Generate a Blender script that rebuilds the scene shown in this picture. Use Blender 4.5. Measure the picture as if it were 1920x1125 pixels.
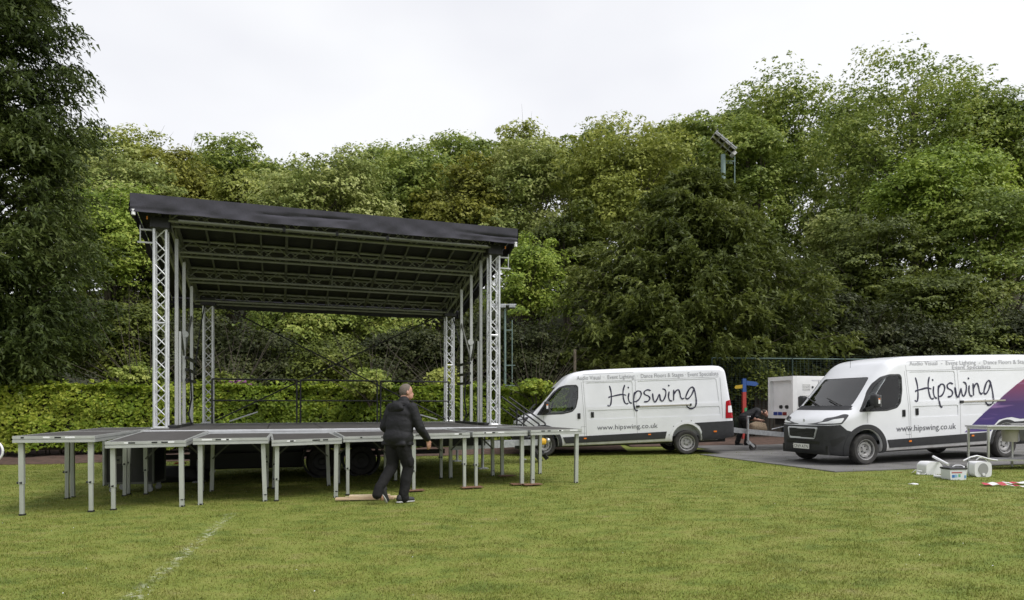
import bpy, bmesh, math, random
import numpy as np
from mathutils import Vector, Matrix, Euler
for o in list(bpy.data.objects): bpy.data.objects.remove(o, do_unlink=True)
S = bpy.context.scene
COL = S.collection
R = math.radians
# ------------------------------------------------------------------ camera
F = 1250.0; HOR = 762.0; CAMZ = 1.417          # focal length / horizon row (1920 px wide frame), eye height
cd = bpy.data.cameras.new('camera'); cam = bpy.data.objects.new('camera', cd); COL.objects.link(cam)
cam.location = (0, 0, CAMZ); cam.rotation_euler = (R(90), 0, 0)
cd.sensor_width = 36; cd.lens = F / 1920 * 36; cd.shift_y = (HOR - 562.5) / 1920
cd.clip_start = .1; cd.clip_end = 2000
S.camera = cam
# ------------------------------------------------------------------ overcast sky + soft sun
SUN_EL, SUN_AZ = 52, 60                          # high, from the right and slightly behind the stage front
w = bpy.data.worlds.new('World'); S.world = w; w.use_nodes = True
nt = w.node_tree; nt.nodes.clear()
wo = nt.nodes.new('ShaderNodeOutputWorld'); bg = nt.nodes.new('ShaderNodeBackground')
sk = nt.nodes.new('ShaderNodeTexSky'); sk.sky_type = 'NISHITA'; sk.sun_disc = False
sk.sun_elevation = R(SUN_EL); sk.sun_rotation = R(180 - SUN_AZ); sk.air_density = 1; sk.dust_density = 4; sk.ozone_density = 1
hs = nt.nodes.new('ShaderNodeHueSaturation'); hs.inputs['Saturation'].default_value = .25
mx = nt.nodes.new('ShaderNodeMix'); mx.data_type = 'RGBA'; mx.inputs[0].default_value = .8
tcw = nt.nodes.new('ShaderNodeTexCoord'); nzw = nt.nodes.new('ShaderNodeTexNoise'); nzw.inputs['Scale'].default_value = 1.6; nzw.inputs['Detail'].default_value = 4
mpw = nt.nodes.new('ShaderNodeMapping'); mpw.inputs['Scale'].default_value = (1, 1, 2.2); nt.links.new(tcw.outputs['Generated'], mpw.inputs[0]); nt.links.new(mpw.outputs[0], nzw.inputs['Vector'])
rpw = nt.nodes.new('ShaderNodeValToRGB'); rpw.color_ramp.elements[0].position = .34; rpw.color_ramp.elements[1].position = .62
rpw.color_ramp.elements[0].color = (.50, .505, .545, 1); rpw.color_ramp.elements[1].color = (.615, .62, .635, 1)   # uneven overcast
scw = nt.nodes.new('ShaderNodeVectorMath'); scw.operation = 'SCALE'; scw.inputs['Scale'].default_value = 10
nt.links.new(nzw.outputs[0], rpw.inputs[0]); nt.links.new(rpw.outputs[0], scw.inputs[0]); nt.links.new(scw.outputs[0], mx.inputs[7])
nt.links.new(sk.outputs[0], hs.inputs['Color']); nt.links.new(hs.outputs[0], mx.inputs[6])
nt.links.new(mx.outputs[2], bg.inputs[0]); bg.inputs[1].default_value = .1
nt.links.new(bg.outputs[0], wo.inputs[0])
sl = bpy.data.lights.new('sun', 'SUN'); sun = bpy.data.objects.new('sun', sl); COL.objects.link(sun)
sl.energy = 1.5; sl.angle = R(28); sl.color = (1, .98, .96)
sun.rotation_euler = (R(90 - SUN_EL), 0, R(SUN_AZ)); sun.location = (10, -10, 30)
S.view_settings.view_transform = 'Standard'; S.view_settings.look = 'None'; S.view_settings.exposure = 0.85; S.view_settings.gamma = 1
S.view_settings.use_curve_mapping = False
S.render.engine = 'CYCLES'
try:
    S.cycles.max_bounces = 8; S.cycles.transparent_max_bounces = 12; S.cycles.diffuse_bounces = 4
except Exception: pass

# ------------------------------------------------------------------ helpers
def gz(x, y=0):                                   # lawn height: it rises gently to the right
    xc = min(max(x, -26.0), 26.0)
    return .0155 * xc if xc < 0 else .0105 * xc + .0004 * xc * xc
def foot(px, py):                                 # pixel on the lawn -> ground point
    Z = CAMZ * F / ((py - HOR) + .0155 * (px - 960))
    for _ in range(6):
        X = (px - 960) / F * Z; Z = (CAMZ - gz(X)) * F / (py - HOR)
    return Vector(((px - 960) / F * Z, Z, gz((px - 960) / F * Z)))
def at(px, py, Z): return Vector(((px - 960) / F * Z, Z, CAMZ + (HOR - py) / F * Z))

def tag(o, label=None, cat=None, group=None, kind=None):
    if label: o['label'] = label
    if cat: o['category'] = cat
    if group: o['group'] = group
    if kind: o['kind'] = kind
    return o
def empty(name, loc=(0, 0, 0), rz=0, label=None, cat=None, group=None, parent=None):
    o = bpy.data.objects.new(name, None); COL.objects.link(o); o.empty_display_size = .2
    o.location = loc; o.rotation_euler = (0, 0, rz)
    if parent: o.parent = parent
    return tag(o, label, cat, group)
def link_mesh(name, me, m=None, parent=None):
    o = bpy.data.objects.new(name, me); COL.objects.link(o)
    if m is not None:
        me.materials.clear(); me.materials.append(m)
    if parent: o.parent = parent
    return o
def copy_tree(o, parent=None):
    c = o.copy(); COL.objects.link(c)
    if parent: c.parent = parent
    for ch in list(o.children): copy_tree(ch, c)
    return c

class MB:
    """collects shapes, builds ONE mesh object"""
    def __init__(s): s.v = []; s.f = []
    def add(s, vs, fs):
        b = len(s.v); s.v += [tuple(v) for v in vs]; s.f += [tuple(i + b for i in f) for f in fs]; return s
    def box(s, c, d, M=None, bev=0):
        x, y, z = d[0] / 2, d[1] / 2, d[2] / 2
        if bev > 0:
            b = min(bev, x * .9, y * .9, z * .9); vs = []; 
            bm = bmesh.new(); bmesh.ops.create_cube(bm, size=1)
            for v in bm.verts: v.co = Vector((v.co.x * 2 * x, v.co.y * 2 * y, v.co.z * 2 * z))
            bmesh.ops.bevel(bm, geom=bm.edges[:], offset=b, segments=2, affect='EDGES', profile=.5)
            bm.verts.index_update()
            vs = [v.co.copy() for v in bm.verts]; fs = [[v.index for v in f.verts] for f in bm.faces]; bm.free()
        else:
            vs = [Vector(p) for p in ((-x,-y,-z),(x,-y,-z),(x,y,-z),(-x,y,-z),(-x,-y,z),(x,-y,z),(x,y,z),(-x,y,z))]
            fs = [(0,3,2,1),(4,5,6,7),(0,1,5,4),(1,2,6,5),(2,3,7,6),(3,0,4,7)]
        if M is not None: vs = [M @ v for v in vs]
        c = Vector(c); return s.add([v + c for v in vs], fs)
    def tube(s, p0, p1, r0, r1=None, n=8, caps=True):
        p0, p1 = Vector(p0), Vector(p1); r1 = r0 if r1 is None else r1
        d = (p1 - p0); 
        if d.length < 1e-6: return s
        d.normalize(); a = d.orthogonal().normalized(); b = d.cross(a)
        vs = []
        for p, r in ((p0, r0), (p1, r1)):
            for i in range(n):
                t = 2 * math.pi * i / n; vs.append(p + (a * math.cos(t) + b * math.sin(t)) * r)
        fs = [(i, (i + 1) % n, n + (i + 1) % n, n + i) for i in range(n)]
        if caps: fs += [tuple(range(n))[::-1], tuple(range(n, 2 * n))]
        return s.add(vs, fs)
    def bar(s, p0, p1, w, h, up=(0, 0, 1)):       # square bar between two points
        p0, p1 = Vector(p0), Vector(p1); d = (p1 - p0).normalized(); up = Vector(up)
        a = d.cross(up)
        if a.length < 1e-4: a = d.cross(Vector((0, 1, 0)))
        a.normalize(); b = a.cross(d).normalized()
        vs = [p + a * sx * w / 2 + b * sz * h / 2 for p in (p0, p1) for sx, sz in ((-1,-1),(1,-1),(1,1),(-1,1))]
        return s.add(vs, [(0,3,2,1),(4,5,6,7),(0,1,5,4),(1,2,6,5),(2,3,7,6),(3,0,4,7)])
    def path(s, pts, r, n=6, rs=None):            # tube along a polyline
        pts = [Vector(p) for p in pts]; m = len(pts); vs = []; fs = []; a = None
        for k, p in enumerate(pts):
            d = (pts[min(k + 1, m - 1)] - pts[max(k - 1, 0)]).normalized()
            if a is None: a = d.orthogonal().normalized()
            a = (a - d * a.dot(d)); a = a.normalized() if a.length > 1e-6 else d.orthogonal().normalized()
            b = d.cross(a); rr = rs[k] if rs else r
            for i in range(n):
                t = 2 * math.pi * i / n; vs.append(p + (a * math.cos(t) + b * math.sin(t)) * rr)
        for k in range(m - 1):
            for i in range(n): fs.append((k*n+i, k*n+(i+1)%n, (k+1)*n+(i+1)%n, (k+1)*n+i))
        fs += [tuple(range(n))[::-1], tuple(range((m-1)*n, m*n))]
        return s.add(vs, fs)
    def lathe(s, prof, o=(0,0,0), axis='z', n=24):   # profile of (r, h)
        o = Vector(o); vs = []; fs = []; m = len(prof)
        for r, h in prof:
            for i in range(n):
                t = 2 * math.pi * i / n; c, q = r * math.cos(t), r * math.sin(t)
                vs.append(o + (Vector((c, q, h)) if axis == 'z' else Vector((c, h, q)) if axis == 'y' else Vector((h, c, q))))
        for k in range(m - 1):
            for i in range(n):
                f = (k*n+i, k*n+(i+1)%n, (k+1)*n+(i+1)%n, (k+1)*n+i); fs.append(f if axis != 'y' else f[::-1])
        return s.add(vs, fs)
    def prism(s, poly, d0, d1, axis='y'):         # polygon in (x,z) extruded in y (or (y,z) in x, (x,y) in z)
        def P(a, b, d): return (a, d, b) if axis == 'y' else (d, a, b) if axis == 'x' else (a, b, d)
        n = len(poly); vs = [P(a, b, d0) for a, b in poly] + [P(a, b, d1) for a, b in poly]
        fs = [tuple(range(n)), tuple(range(n, 2*n))[::-1]] + [(i, n+i, n+(i+1)%n, (i+1)%n) for i in range(n)]
        return s.add(vs, fs)
    def mesh(s, name='mesh', fix=True):
        me = bpy.data.meshes.new(name); me.from_pydata(s.v, [], s.f)
        if fix:
            bm = bmesh.new(); bm.from_mesh(me); bmesh.ops.recalc_face_normals(bm, faces=bm.faces); bm.to_mesh(me); bm.free()
        return me
    def build(s, name, m, parent=None, smooth=0, fix=True):
        me = s.mesh(name, fix)
        if smooth: smooth_mesh(me, smooth)
        return link_mesh(name, me, m, parent)
def smooth_mesh(me, ang=35):
    me.polygons.foreach_set('use_smooth', [True] * len(me.polygons))
    if ang < 179: me.set_sharp_from_angle(angle=R(ang))
    me.update()
def fast_mesh(name, V, Fc):                        # V (n,3), Fc (m,k) numpy
    me = bpy.data.meshes.new(name); n = len(V); m, k = Fc.shape
    me.vertices.add(n); me.vertices.foreach_set('co', np.ascontiguousarray(V, np.float32).ravel())
    me.loops.add(m * k); me.loops.foreach_set('vertex_index', np.ascontiguousarray(Fc, np.int32).ravel())
    me.polygons.add(m); me.polygons.foreach_set('loop_start', np.arange(0, m * k, k, dtype=np.int32))
    me.update(calc_edges=True); return me

# ------------------------------------------------------------------ materials
def srgb(r, g, b):
    return tuple(((c/255)/12.92 if c/255 <= .04045 else ((c/255+.055)/1.055)**2.4) for c in (r, g, b)) + (1,)
def mat(name, col, rough=.6, metal=0, noise=None, col2=None, bump=0, bscale=40, spec=.5, stretch=None, detail=4, contrast=(.35, .65)):
    m = bpy.data.materials.new(name); m.use_nodes = True; t = m.node_tree; b = t.nodes['Principled BSDF']
    c = tuple(col) if len(col) == 4 else tuple(col) + (1,)
    b.inputs['Base Color'].default_value = c; b.inputs['Roughness'].default_value = rough; b.inputs['Metallic'].default_value = metal
    b.inputs['Specular IOR Level'].default_value = spec
    if noise or bump:
        tc = t.nodes.new('ShaderNodeTexCoord'); mp = t.nodes.new('ShaderNodeMapping')
        if stretch: mp.inputs['Scale'].default_value = stretch
        t.links.new(tc.outputs['Object'], mp.inputs[0])
    if noise:
        n = t.nodes.new('ShaderNodeTexNoise'); n.inputs['Scale'].default_value = noise; n.inputs['Detail'].default_value = detail
        r = t.nodes.new('ShaderNodeValToRGB'); r.color_ramp.elements[0].position = contrast[0]; r.color_ramp.elements[1].position = contrast[1]
        r.color_ramp.elements[0].color = c; r.color_ramp.elements[1].color = tuple(col2) if len(col2) == 4 else tuple(col2) + (1,)
        t.links.new(mp.outputs[0], n.inputs['Vector']); t.links.new(n.outputs[0], r.inputs[0]); t.links.new(r.outputs[0], b.inputs['Base Color'])
    if bump:
        n2 = t.nodes.new('ShaderNodeTexNoise'); n2.inputs['Scale'].default_value = bscale; n2.inputs['Detail'].default_value = 5
        bp = t.nodes.new('ShaderNodeBump'); bp.inputs['Strength'].default_value = bump; bp.inputs['Distance'].default_value = .02
        t.links.new(mp.outputs[0], n2.inputs['Vector']); t.links.new(n2.outputs[0], bp.inputs['Height']); t.links.new(bp.outputs[0], b.inputs['Normal'])
    return m
def leaf_mat(name, cols, rough=.55, trans=.34, patch=.35):
    """per-leaf colour from a ramp (random per leaf island, plus broad patches), partly translucent"""
    m = bpy.data.materials.new(name); m.use_nodes = True; t = m.node_tree; b = t.nodes['Principled BSDF']; out = t.nodes['Material Output']
    g = t.nodes.new('ShaderNodeNewGeometry'); r = t.nodes.new('ShaderNodeValToRGB')
    e = r.color_ramp.elements
    while len(e) < len(cols): e.new(.5)
    for i, c in enumerate(cols): e[i].position = i / (len(cols) - 1); e[i].color = tuple(c) + (1,)
    tc = t.nodes.new('ShaderNodeTexCoord'); n = t.nodes.new('ShaderNodeTexNoise'); n.inputs['Scale'].default_value = patch; n.inputs['Detail'].default_value = 3
    t.links.new(tc.outputs['Object'], n.inputs['Vector'])
    a = t.nodes.new('ShaderNodeMath'); a.operation = 'MULTIPLY_ADD'; a.inputs[1].default_value = .55
    s2 = t.nodes.new('ShaderNodeMath'); s2.operation = 'MULTIPLY_ADD'; s2.inputs[1].default_value = 1.5; s2.inputs[2].default_value = -.52
    t.links.new(n.outputs[0], s2.inputs[0])
    t.links.new(g.outputs['Random Per Island'], a.inputs[0]); t.links.new(s2.outputs[0], a.inputs[2]); t.links.new(a.outputs[0], r.inputs[0])
    t.links.new(r.outputs[0], b.inputs['Base Color']); b.inputs['Roughness'].default_value = rough; b.inputs['Specular IOR Level'].default_value = .3
    tr = t.nodes.new('ShaderNodeBsdfTranslucent'); mix = t.nodes.new('ShaderNodeMixShader'); mix.inputs[0].default_value = trans
    t.links.new(r.outputs[0], tr.inputs[0]); t.links.new(b.outputs[0], mix.inputs[1]); t.links.new(tr.outputs[0], mix.inputs[2])
    t.links.new(mix.outputs[0], out.inputs[0]); return m

M = {}
M['alu'] = mat('mill_aluminium', (.50, .51, .50), .42, .5, 5, (.44, .45, .44), spec=.5, detail=7)
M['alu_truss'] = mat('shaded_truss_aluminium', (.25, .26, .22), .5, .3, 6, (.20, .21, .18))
M['alu_dull_shade'] = mat('dull_shaded_aluminium', (.13, .135, .115), .6, .2, 6, (.10, .105, .09))  # aluminium coloured darker to carry the shade under roof and decks
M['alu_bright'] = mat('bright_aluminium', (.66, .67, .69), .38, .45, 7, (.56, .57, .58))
M['galv'] = mat('galvanised_steel', (.42, .43, .44), .5, .5, 14, (.30, .31, .32))
M['steel'] = mat('brushed_stainless', (.55, .55, .53), .33, .8, 20, (.42, .42, .41), stretch=(1, 8, 8))
M['black'] = mat('black_paint', (.012, .012, .013), .55)
M['blackm'] = mat('black_steel', (.02, .02, .022), .45, .2)
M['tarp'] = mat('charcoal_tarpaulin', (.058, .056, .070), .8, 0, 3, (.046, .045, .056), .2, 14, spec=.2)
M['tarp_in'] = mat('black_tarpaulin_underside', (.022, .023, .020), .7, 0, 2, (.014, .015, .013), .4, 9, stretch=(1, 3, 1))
M['ply'] = mat('phenolic_deck_board', (.060, .056, .054), .6, 0, 5, (.078, .073, .070), .1, 120, spec=.35)
M['white'] = mat('white_plastic', (.75, .75, .77), .4)
M['rubber'] = mat('tyre_rubber', (.022, .021, .021), .8, 0, 12, (.04, .037, .034), .2, 60)
M['soil'] = mat('bare_soil', (.060, .036, .026), .95, 0, 5, (.11, .065, .048), .9, 18)
M['bark'] = mat('bark', (.055, .045, .034), .95, 0, 6, (.10, .085, .065), .8, 14, stretch=(1, 1, .25))
M['wood'] = mat('raw_timber', (.62, .47, .31), .7, 0, 3, (.50, .35, .22), .15, 30, stretch=(.6, 6, 6))
M['wood2'] = mat('planed_timber_pale', (.72, .60, .42), .7, 0, 3, (.60, .46, .29), .15, 30, stretch=(.6, 6, 6))
M['plypad'] = mat('orange_plywood', (.20, .105, .062), .9, 0, 8, (.14, .075, .045))
# ------------------------------------------------------------------ lawn
def lawn_mat(name='lawn', blade=False):
    m = bpy.data.materials.new(name); m.use_nodes = True; t = m.node_tree; b = t.nodes['Principled BSDF']; L = t.links.new
    tc = t.nodes.new('ShaderNodeTexCoord')
    def noise(scale, det=4, sc=None):
        n = t.nodes.new('ShaderNodeTexNoise'); n.inputs['Scale'].default_value = scale; n.inputs['Detail'].default_value = det
        if sc:
            mp = t.nodes.new('ShaderNodeMapping'); mp.inputs['Scale'].default_value = sc; L(tc.outputs['Object'], mp.inputs[0]); L(mp.outputs[0], n.inputs['Vector'])
        else: L(tc.outputs['Object'], n.inputs['Vector'])
        return n
    def ramp(fac, stops):
        r = t.nodes.new('ShaderNodeValToRGB'); e = r.color_ramp.elements
        while len(e) < len(stops): e.new(.5)
        for i, (p, c) in enumerate(stops): e[i].position = p; e[i].color = tuple(c) + (1,)
        L(fac, r.inputs[0]); return r
    def mixc(f, a, bb):
        x = t.nodes.new('ShaderNodeMix'); x.data_type = 'RGBA'
        if isinstance(f, float): x.inputs[0].default_value = f
        else: L(f, x.inputs[0])
        L(a, x.inputs[6]); L(bb, x.inputs[7]); return x.outputs[2]
    big = noise(.55, 5); mid = noise(2.2, 8, (1, 1.7, 1)); fine = noise(34, 3)
    k = 1.22
    base = ramp(big.outputs[0], [(.3, (.126*k, .166*k, .027*k)), (.52, (.174*k, .206*k, .042*k)), (.72, (.225*k, .218*k, .066*k))])
    dry = ramp(mid.outputs[0], [(.34, (.065*k, .095*k, .020*k)), (.48, (.156*k, .178*k, .037*k)), (.62, (.208*k, .196*k, .058*k)), (.74, (.235*k, .185*k, .10*k))])
    c = mixc(.66, base.outputs[0], dry.outputs[0])
    if blade:
        g = t.nodes.new('ShaderNodeNewGeometry'); rr = ramp(g.outputs['Random Per Island'], [(0, (.078, .11, .020)), (.4, (.182, .210, .039)), (.75, (.262, .272, .062)), (.9, (.34, .31, .12)), (1, (.42, .35, .18))])
        c = mixc(.42, c, rr.outputs[0])
    else:
        fr = ramp(fine.outputs[0], [(.3, (.05, .085, .014)), (.6, (.14, .18, .04))]); c = mixc(.3, c, fr.outputs[0])
    # worn lime line of the old pitch marking, running away from the camera
    A, B = foot(252, 1118), foot(436, 962)
    u = (B - A); u.z = 0; ln = u.length; u.normalize()
    sep = t.nodes.new('ShaderNodeSeparateXYZ'); L(tc.outputs['Object'], sep.inputs[0])
    def mth(op, a, bb=None, cc=None):
        q = t.nodes.new('ShaderNodeMath'); q.operation = op
        for i, v in enumerate((a, bb, cc)):
            if v is None: continue
            if isinstance(v, (int, float)): q.inputs[i].default_value = v
            else: L(v, q.inputs[i])
        return q.outputs[0]
    dx = mth('SUBTRACT', sep.outputs[0], A.x); dy = mth('SUBTRACT', sep.outputs[1], A.y)
    dist = mth('ABSOLUTE', mth('SUBTRACT', mth('MULTIPLY', dx, u.y), mth('MULTIPLY', dy, u.x)))
    along = mth('ADD', mth('MULTIPLY', dx, u.x), mth('MULTIPLY', dy, u.y))
    wn = noise(17, 8); wb = noise(2.4, 4)
    inside = mth('MULTIPLY', mth('SMOOTH_MIN', 1.0, mth('MAXIMUM', 0.0, mth('MULTIPLY', mth('SUBTRACT', .10, dist), 14)), .1), mth('LESS_THAN', along, ln))
    patchy = mth('MULTIPLY', mth('MULTIPLY', inside, mth('GREATER_THAN', wn.outputs[0], .545)), mth('MAXIMUM', 0.0, mth('MULTIPLY_ADD', wb.outputs[0], 1.9, -.62)))
    lime = t.nodes.new('ShaderNodeRGB'); lime.outputs[0].default_value = (.55, .56, .46, 1)
    c = mixc(patchy, c, lime.outputs[0])
    L(c, b.inputs['Base Color']); b.inputs['Roughness'].default_value = .8; b.inputs['Specular IOR Level'].default_value = .15
    if blade:
        tr = t.nodes.new('ShaderNodeBsdfTranslucent'); L(c, tr.inputs[0]); ms = t.nodes.new('ShaderNodeMixShader'); ms.inputs[0].default_value = .3
        L(b.outputs[0], ms.inputs[1]); L(tr.outputs[0], ms.inputs[2]); L(ms.outputs[0], t.nodes['Material Output'].inputs[0])
    else:
        bp = t.nodes.new('ShaderNodeBump'); bp.inputs['Strength'].default_value = .7; bp.inputs['Distance'].default_value = .03
        L(noise(28, 5).outputs[0], bp.inputs['Height']); L(bp.outputs[0], b.inputs['Normal'])
    return m
M['lawn'] = lawn_mat(); M['blade'] = lawn_mat('grass_blades', True)
xs = [-400, -120, -60, -40] + [x for x in range(-26, 27, 2)] + [40, 60, 120, 400]
ys = [-60, -20, -5] + list(range(0, 30, 2)) + [30.5]
V = [(x, y, gz(x, y)) for y in ys for x in xs]; nx = len(xs)
Fq = [(j*nx+i, j*nx+i+1, (j+1)*nx+i+1, (j+1)*nx+i) for j in range(len(ys)-1) for i in range(nx-1)]
me = bpy.data.meshes.new('ground'); me.from_pydata(V, [], Fq)
tag(link_mesh('ground', me, M['lawn']), kind='structure')
# hillside that climbs behind the hedge, shaded woodland floor
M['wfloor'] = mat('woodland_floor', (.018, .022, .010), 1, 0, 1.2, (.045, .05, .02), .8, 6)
def hill(x, y):
    t = min(max((y - 27) / 40, 0), 1); s = t * t * (3 - 2 * t)
    return gz(x) + s * 13 + .4 * math.sin(x * .21) * math.sin(y * .17) * min(1, max(0, (y - 30) / 6))
xs2 = [-400, -160, -90] + list(range(-60, 61, 5)) + [90, 160, 400]; ys2 = [24, 27, 30, 34, 38, 43, 48, 54, 60, 68, 80, 120, 400]
V = [(x, y, hill(x, y) + (.004 if y > 24 else -.05)) for y in ys2 for x in xs2]; nx = len(xs2)
Fq = [(j*nx+i, j*nx+i+1, (j+1)*nx+i+1, (j+1)*nx+i) for j in range(len(ys2)-1) for i in range(nx-1)]
me = bpy.data.meshes.new('hillside'); me.from_pydata(V, [], Fq); smooth_mesh(me, 180)
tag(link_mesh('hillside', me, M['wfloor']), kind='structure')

# real grass: blades thinning out with distance, ONE object
rng = np.random.default_rng(5)
def grass_field():
    n = 740000
    yy = 3.2 + (rng.random(n) ** 1.8) * 17
    xx = (rng.random(n) * 2 - 1) * (yy * .80 + .6); wide = rng.random(n) < .16; xx = np.where(wide, np.sign(xx) * (yy * .8 + .6 + rng.random(n) ** 1.5 * 6), xx)
    # clumpy density
    cl = np.sin(xx*3.1+1.3*np.sin(yy*2.3)) * np.sin(yy*3.7+1.1*np.sin(xx*1.9))
    keep = rng.random(n) < (.72 + .28 * cl)
    xx, yy = xx[keep], yy[keep]; n = len(xx)
    zz = np.where(xx < 0, .0155 * xx, .0105 * xx + .0004 * xx * xx)
    tuft = .75 + .35*np.sin(xx*7.3+2*np.sin(yy*5.1))*np.sin(yy*8.9) 
    h = (.012 + .016 * rng.random(n)) * tuft * (1 + .02 * yy) ; h *= np.where(rng.random(n) < .03, 1.7, 1)
    a = rng.random(n) * 2 * np.pi; lean = rng.normal(0, .55, n); wd = (.0016 + .0011 * rng.random(n)) * (1 + yy * .11)
    dx, dy = np.cos(a), np.sin(a)
    b0 = np.stack([xx - dy*wd, yy + dx*wd, zz], 1); b1 = np.stack([xx + dy*wd, yy - dx*wd, zz], 1)
    tp = np.stack([xx + dx*h*lean*1.5, yy + dy*h*lean*1.5, zz + h], 1)
    V = np.stack([b0, b1, tp], 1).reshape(-1, 3); Fc = np.arange(len(V)).reshape(-1, 3)
    return fast_mesh('grass', V, Fc)
tag(link_mesh('grass', grass_field(), M['blade']), 'short mown grass blades covering the field', 'grass', kind='stuff')
# soil bed along the hedge foot
def sheet(name, pts, m, dz, label=None):
    me = bpy.data.meshes.new(name); n = len(pts)
    me.from_pydata([(p[0], p[1], gz(p[0]) + dz) for p in pts], [], [tuple(range(n))]); return link_mesh(name, me, m)
def strip(name, near, far, m, dz):
    me = bpy.data.meshes.new(name); k = len(near)
    V = [(x, y, gz(x) + dz) for x, y in near] + [(x, y, gz(x) + dz + .22) for x, y in far]
    me.from_pydata(V, [], [(i, i+1, k+i+1, k+i) for i in range(k-1)]); return link_mesh(name, me, m)
nr = [(-26 + .5 * i, 17.65 + .10 * (.5*i) * .8 + .12 * math.sin(i * .9) + .08 * math.sin(i * 2.3)) for i in range(0, 60)]
nr2 = [(x, y + 3.2) for x, y in nr]
tag(strip('soil_bed', nr, nr2, M['soil'], .012), kind='structure')
nb = [(4 + .5*i, 22.3 + .1*math.sin(i*1.3)) for i in range(0, 40)]
tag(strip('soil_bed', nb, [(x, y + 6) for x, y in nb], M['soil'], .02), kind='structure')
# grey ground-protection mats under the right van
M['mat'] = mat('grey_track_panel', (.125, .122, .120), .6, 0, 1.3, (.19, .185, .18), .3, 60, detail=9)
P0, P1, P2 = foot(1566, 886), foot(1311, 853), foot(1930, 871)
tm = tag(empty('track_mat', P0), kind='structure')
e1 = (P1 - P0); e1.z = 0; L1 = e1.length; e1.normalize(); e2 = (P2 - P0); e2.z = 0; e2.normalize()
k = 0
for i in range(5):
    for j in range(6):
        sh0 = max(0, i - 2) * .7
        a0, a1 = i * L1 / 3, (i + 1) * L1 / 3; b0, b1 = j * 2.4 + sh0, (j + 1) * 2.4 + sh0
        c = [P0 + e1 * a + e2 * b for a, b in ((a0+.006, b0+.006), (a1-.006, b0+.006), (a1-.006, b1-.006), (a0+.006, b1-.006))]
        vs = [(q.x - P0.x, q.y - P0.y, gz(q.x) - P0.z + h) for h in (.004, .022) for q in c]
        MB().add(vs, [(0,3,2,1),(4,5,6,7),(0,1,5,4),(1,2,6,5),(2,3,7,6),(3,0,4,7)]).build('panel', M['mat'], tm)
# ------------------------------------------------------------------ foliage generators
def unit(a): return a / np.maximum(np.linalg.norm(a, axis=-1, keepdims=True), 1e-9)
def leaves(P, N, size, width, rng, quad=False):
    """one small face per leaf: centre P, normal N"""
    n = len(P); t = unit(np.cross(N, rng.normal(size=(n, 3)))); b = np.cross(N, t); s = size[:, None]; w_ = (size * width)[:, None]
    if quad:
        V = np.stack([P + t*s, P + b*w_, P - t*s, P - b*w_], 1); k = 4
    else:
        V = np.stack([P + t*s*1.1, P - t*s*.6 + b*w_*1.2, P - t*s*.6 - b*w_*1.2], 1); k = 3
    return V.reshape(-1, 3), np.arange(n * k).reshape(-1, k)
def crown_mesh(rad, nleaf, leaf, rng, lobes=16, clump=.62, flat=.6, low=-.45, loose=1.0, lobe_r=.36, top_loose=0):
    """crown round (0,0,0): lobes on an ellipsoid, clumps on the lobes, leaves on the clumps"""
    rad = np.array(rad, float); rm = rad.mean()
    D = []
    while len(D) < lobes:
        d = unit(rng.normal(size=3)); 
        if d[2] < low or (d[1] > .55 and rng.random() < .6): continue
        if any(np.dot(d, q) > .86 for q in D) and rng.random() < .8: continue
        D.append(d)
    D = np.array(D + [np.array([0, 0, .3]), np.array([.2, -.2, -.1]), np.array([-.2, -.1, 0])])
    LC = D * rad * rng.uniform(.52, .72, (len(D), 1)); LR = lobe_r * rm * rng.uniform(.7, 1.25, len(D))
    per = max(6, int(nleaf / len(D)))
    Ps, Ns = [], []
    for c, r in zip(LC, LR):
        nc = max(7, int(11 * (r / clump) ** 2 * .55)); nc = min(nc, 120)
        cd_ = unit(rng.normal(size=(nc, 3))); cd_[:, 2] = np.where(cd_[:, 2] < -.35, -cd_[:, 2], cd_[:, 2])
        out_ = rng.random(nc) < .13
        cc = c + cd_ * r * np.where(out_, rng.uniform(1.05, 1.28, nc), rng.uniform(.55, 1.10, nc))[:, None] * np.array([1, 1, .9])
        cs = clump * np.where(out_, rng.uniform(.3, .6, nc), rng.uniform(.5, 1.25, nc))
        m = int(per * (r * r) / np.mean(LR ** 2))
        idx = rng.integers(0, nc, m)
        if top_loose: 
            rel = cc[idx, 2] / rad[2]; keep = rng.random(m) > top_loose * np.clip(rel + .1, 0, 1); idx = idx[keep]; m = len(idx)
        o = unit(rng.normal(size=(m, 3))); o[:, 2] = np.where((o[:, 2] < -.05) & (rng.random(m) < .85), -o[:, 2], o[:, 2])
        rr = rng.uniform(.50, 1.04, (m, 1)) ** .55
        Ps.append(cc[idx] + o * rr * cs[idx][:, None] * np.array([1, 1, flat]) * loose)
        Ns.append(unit(o * .7 + cd_[idx] * .5 + np.array([0, -.1, .55]) + rng.normal(size=(m, 3)) * .55))
    P = np.concatenate(Ps); N = np.concatenate(Ns); n = len(P)
    sz = leaf * rng.uniform(.6, 1.35, n)
    return leaves(P, N, sz, .55, rng), LC, LR
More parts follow.
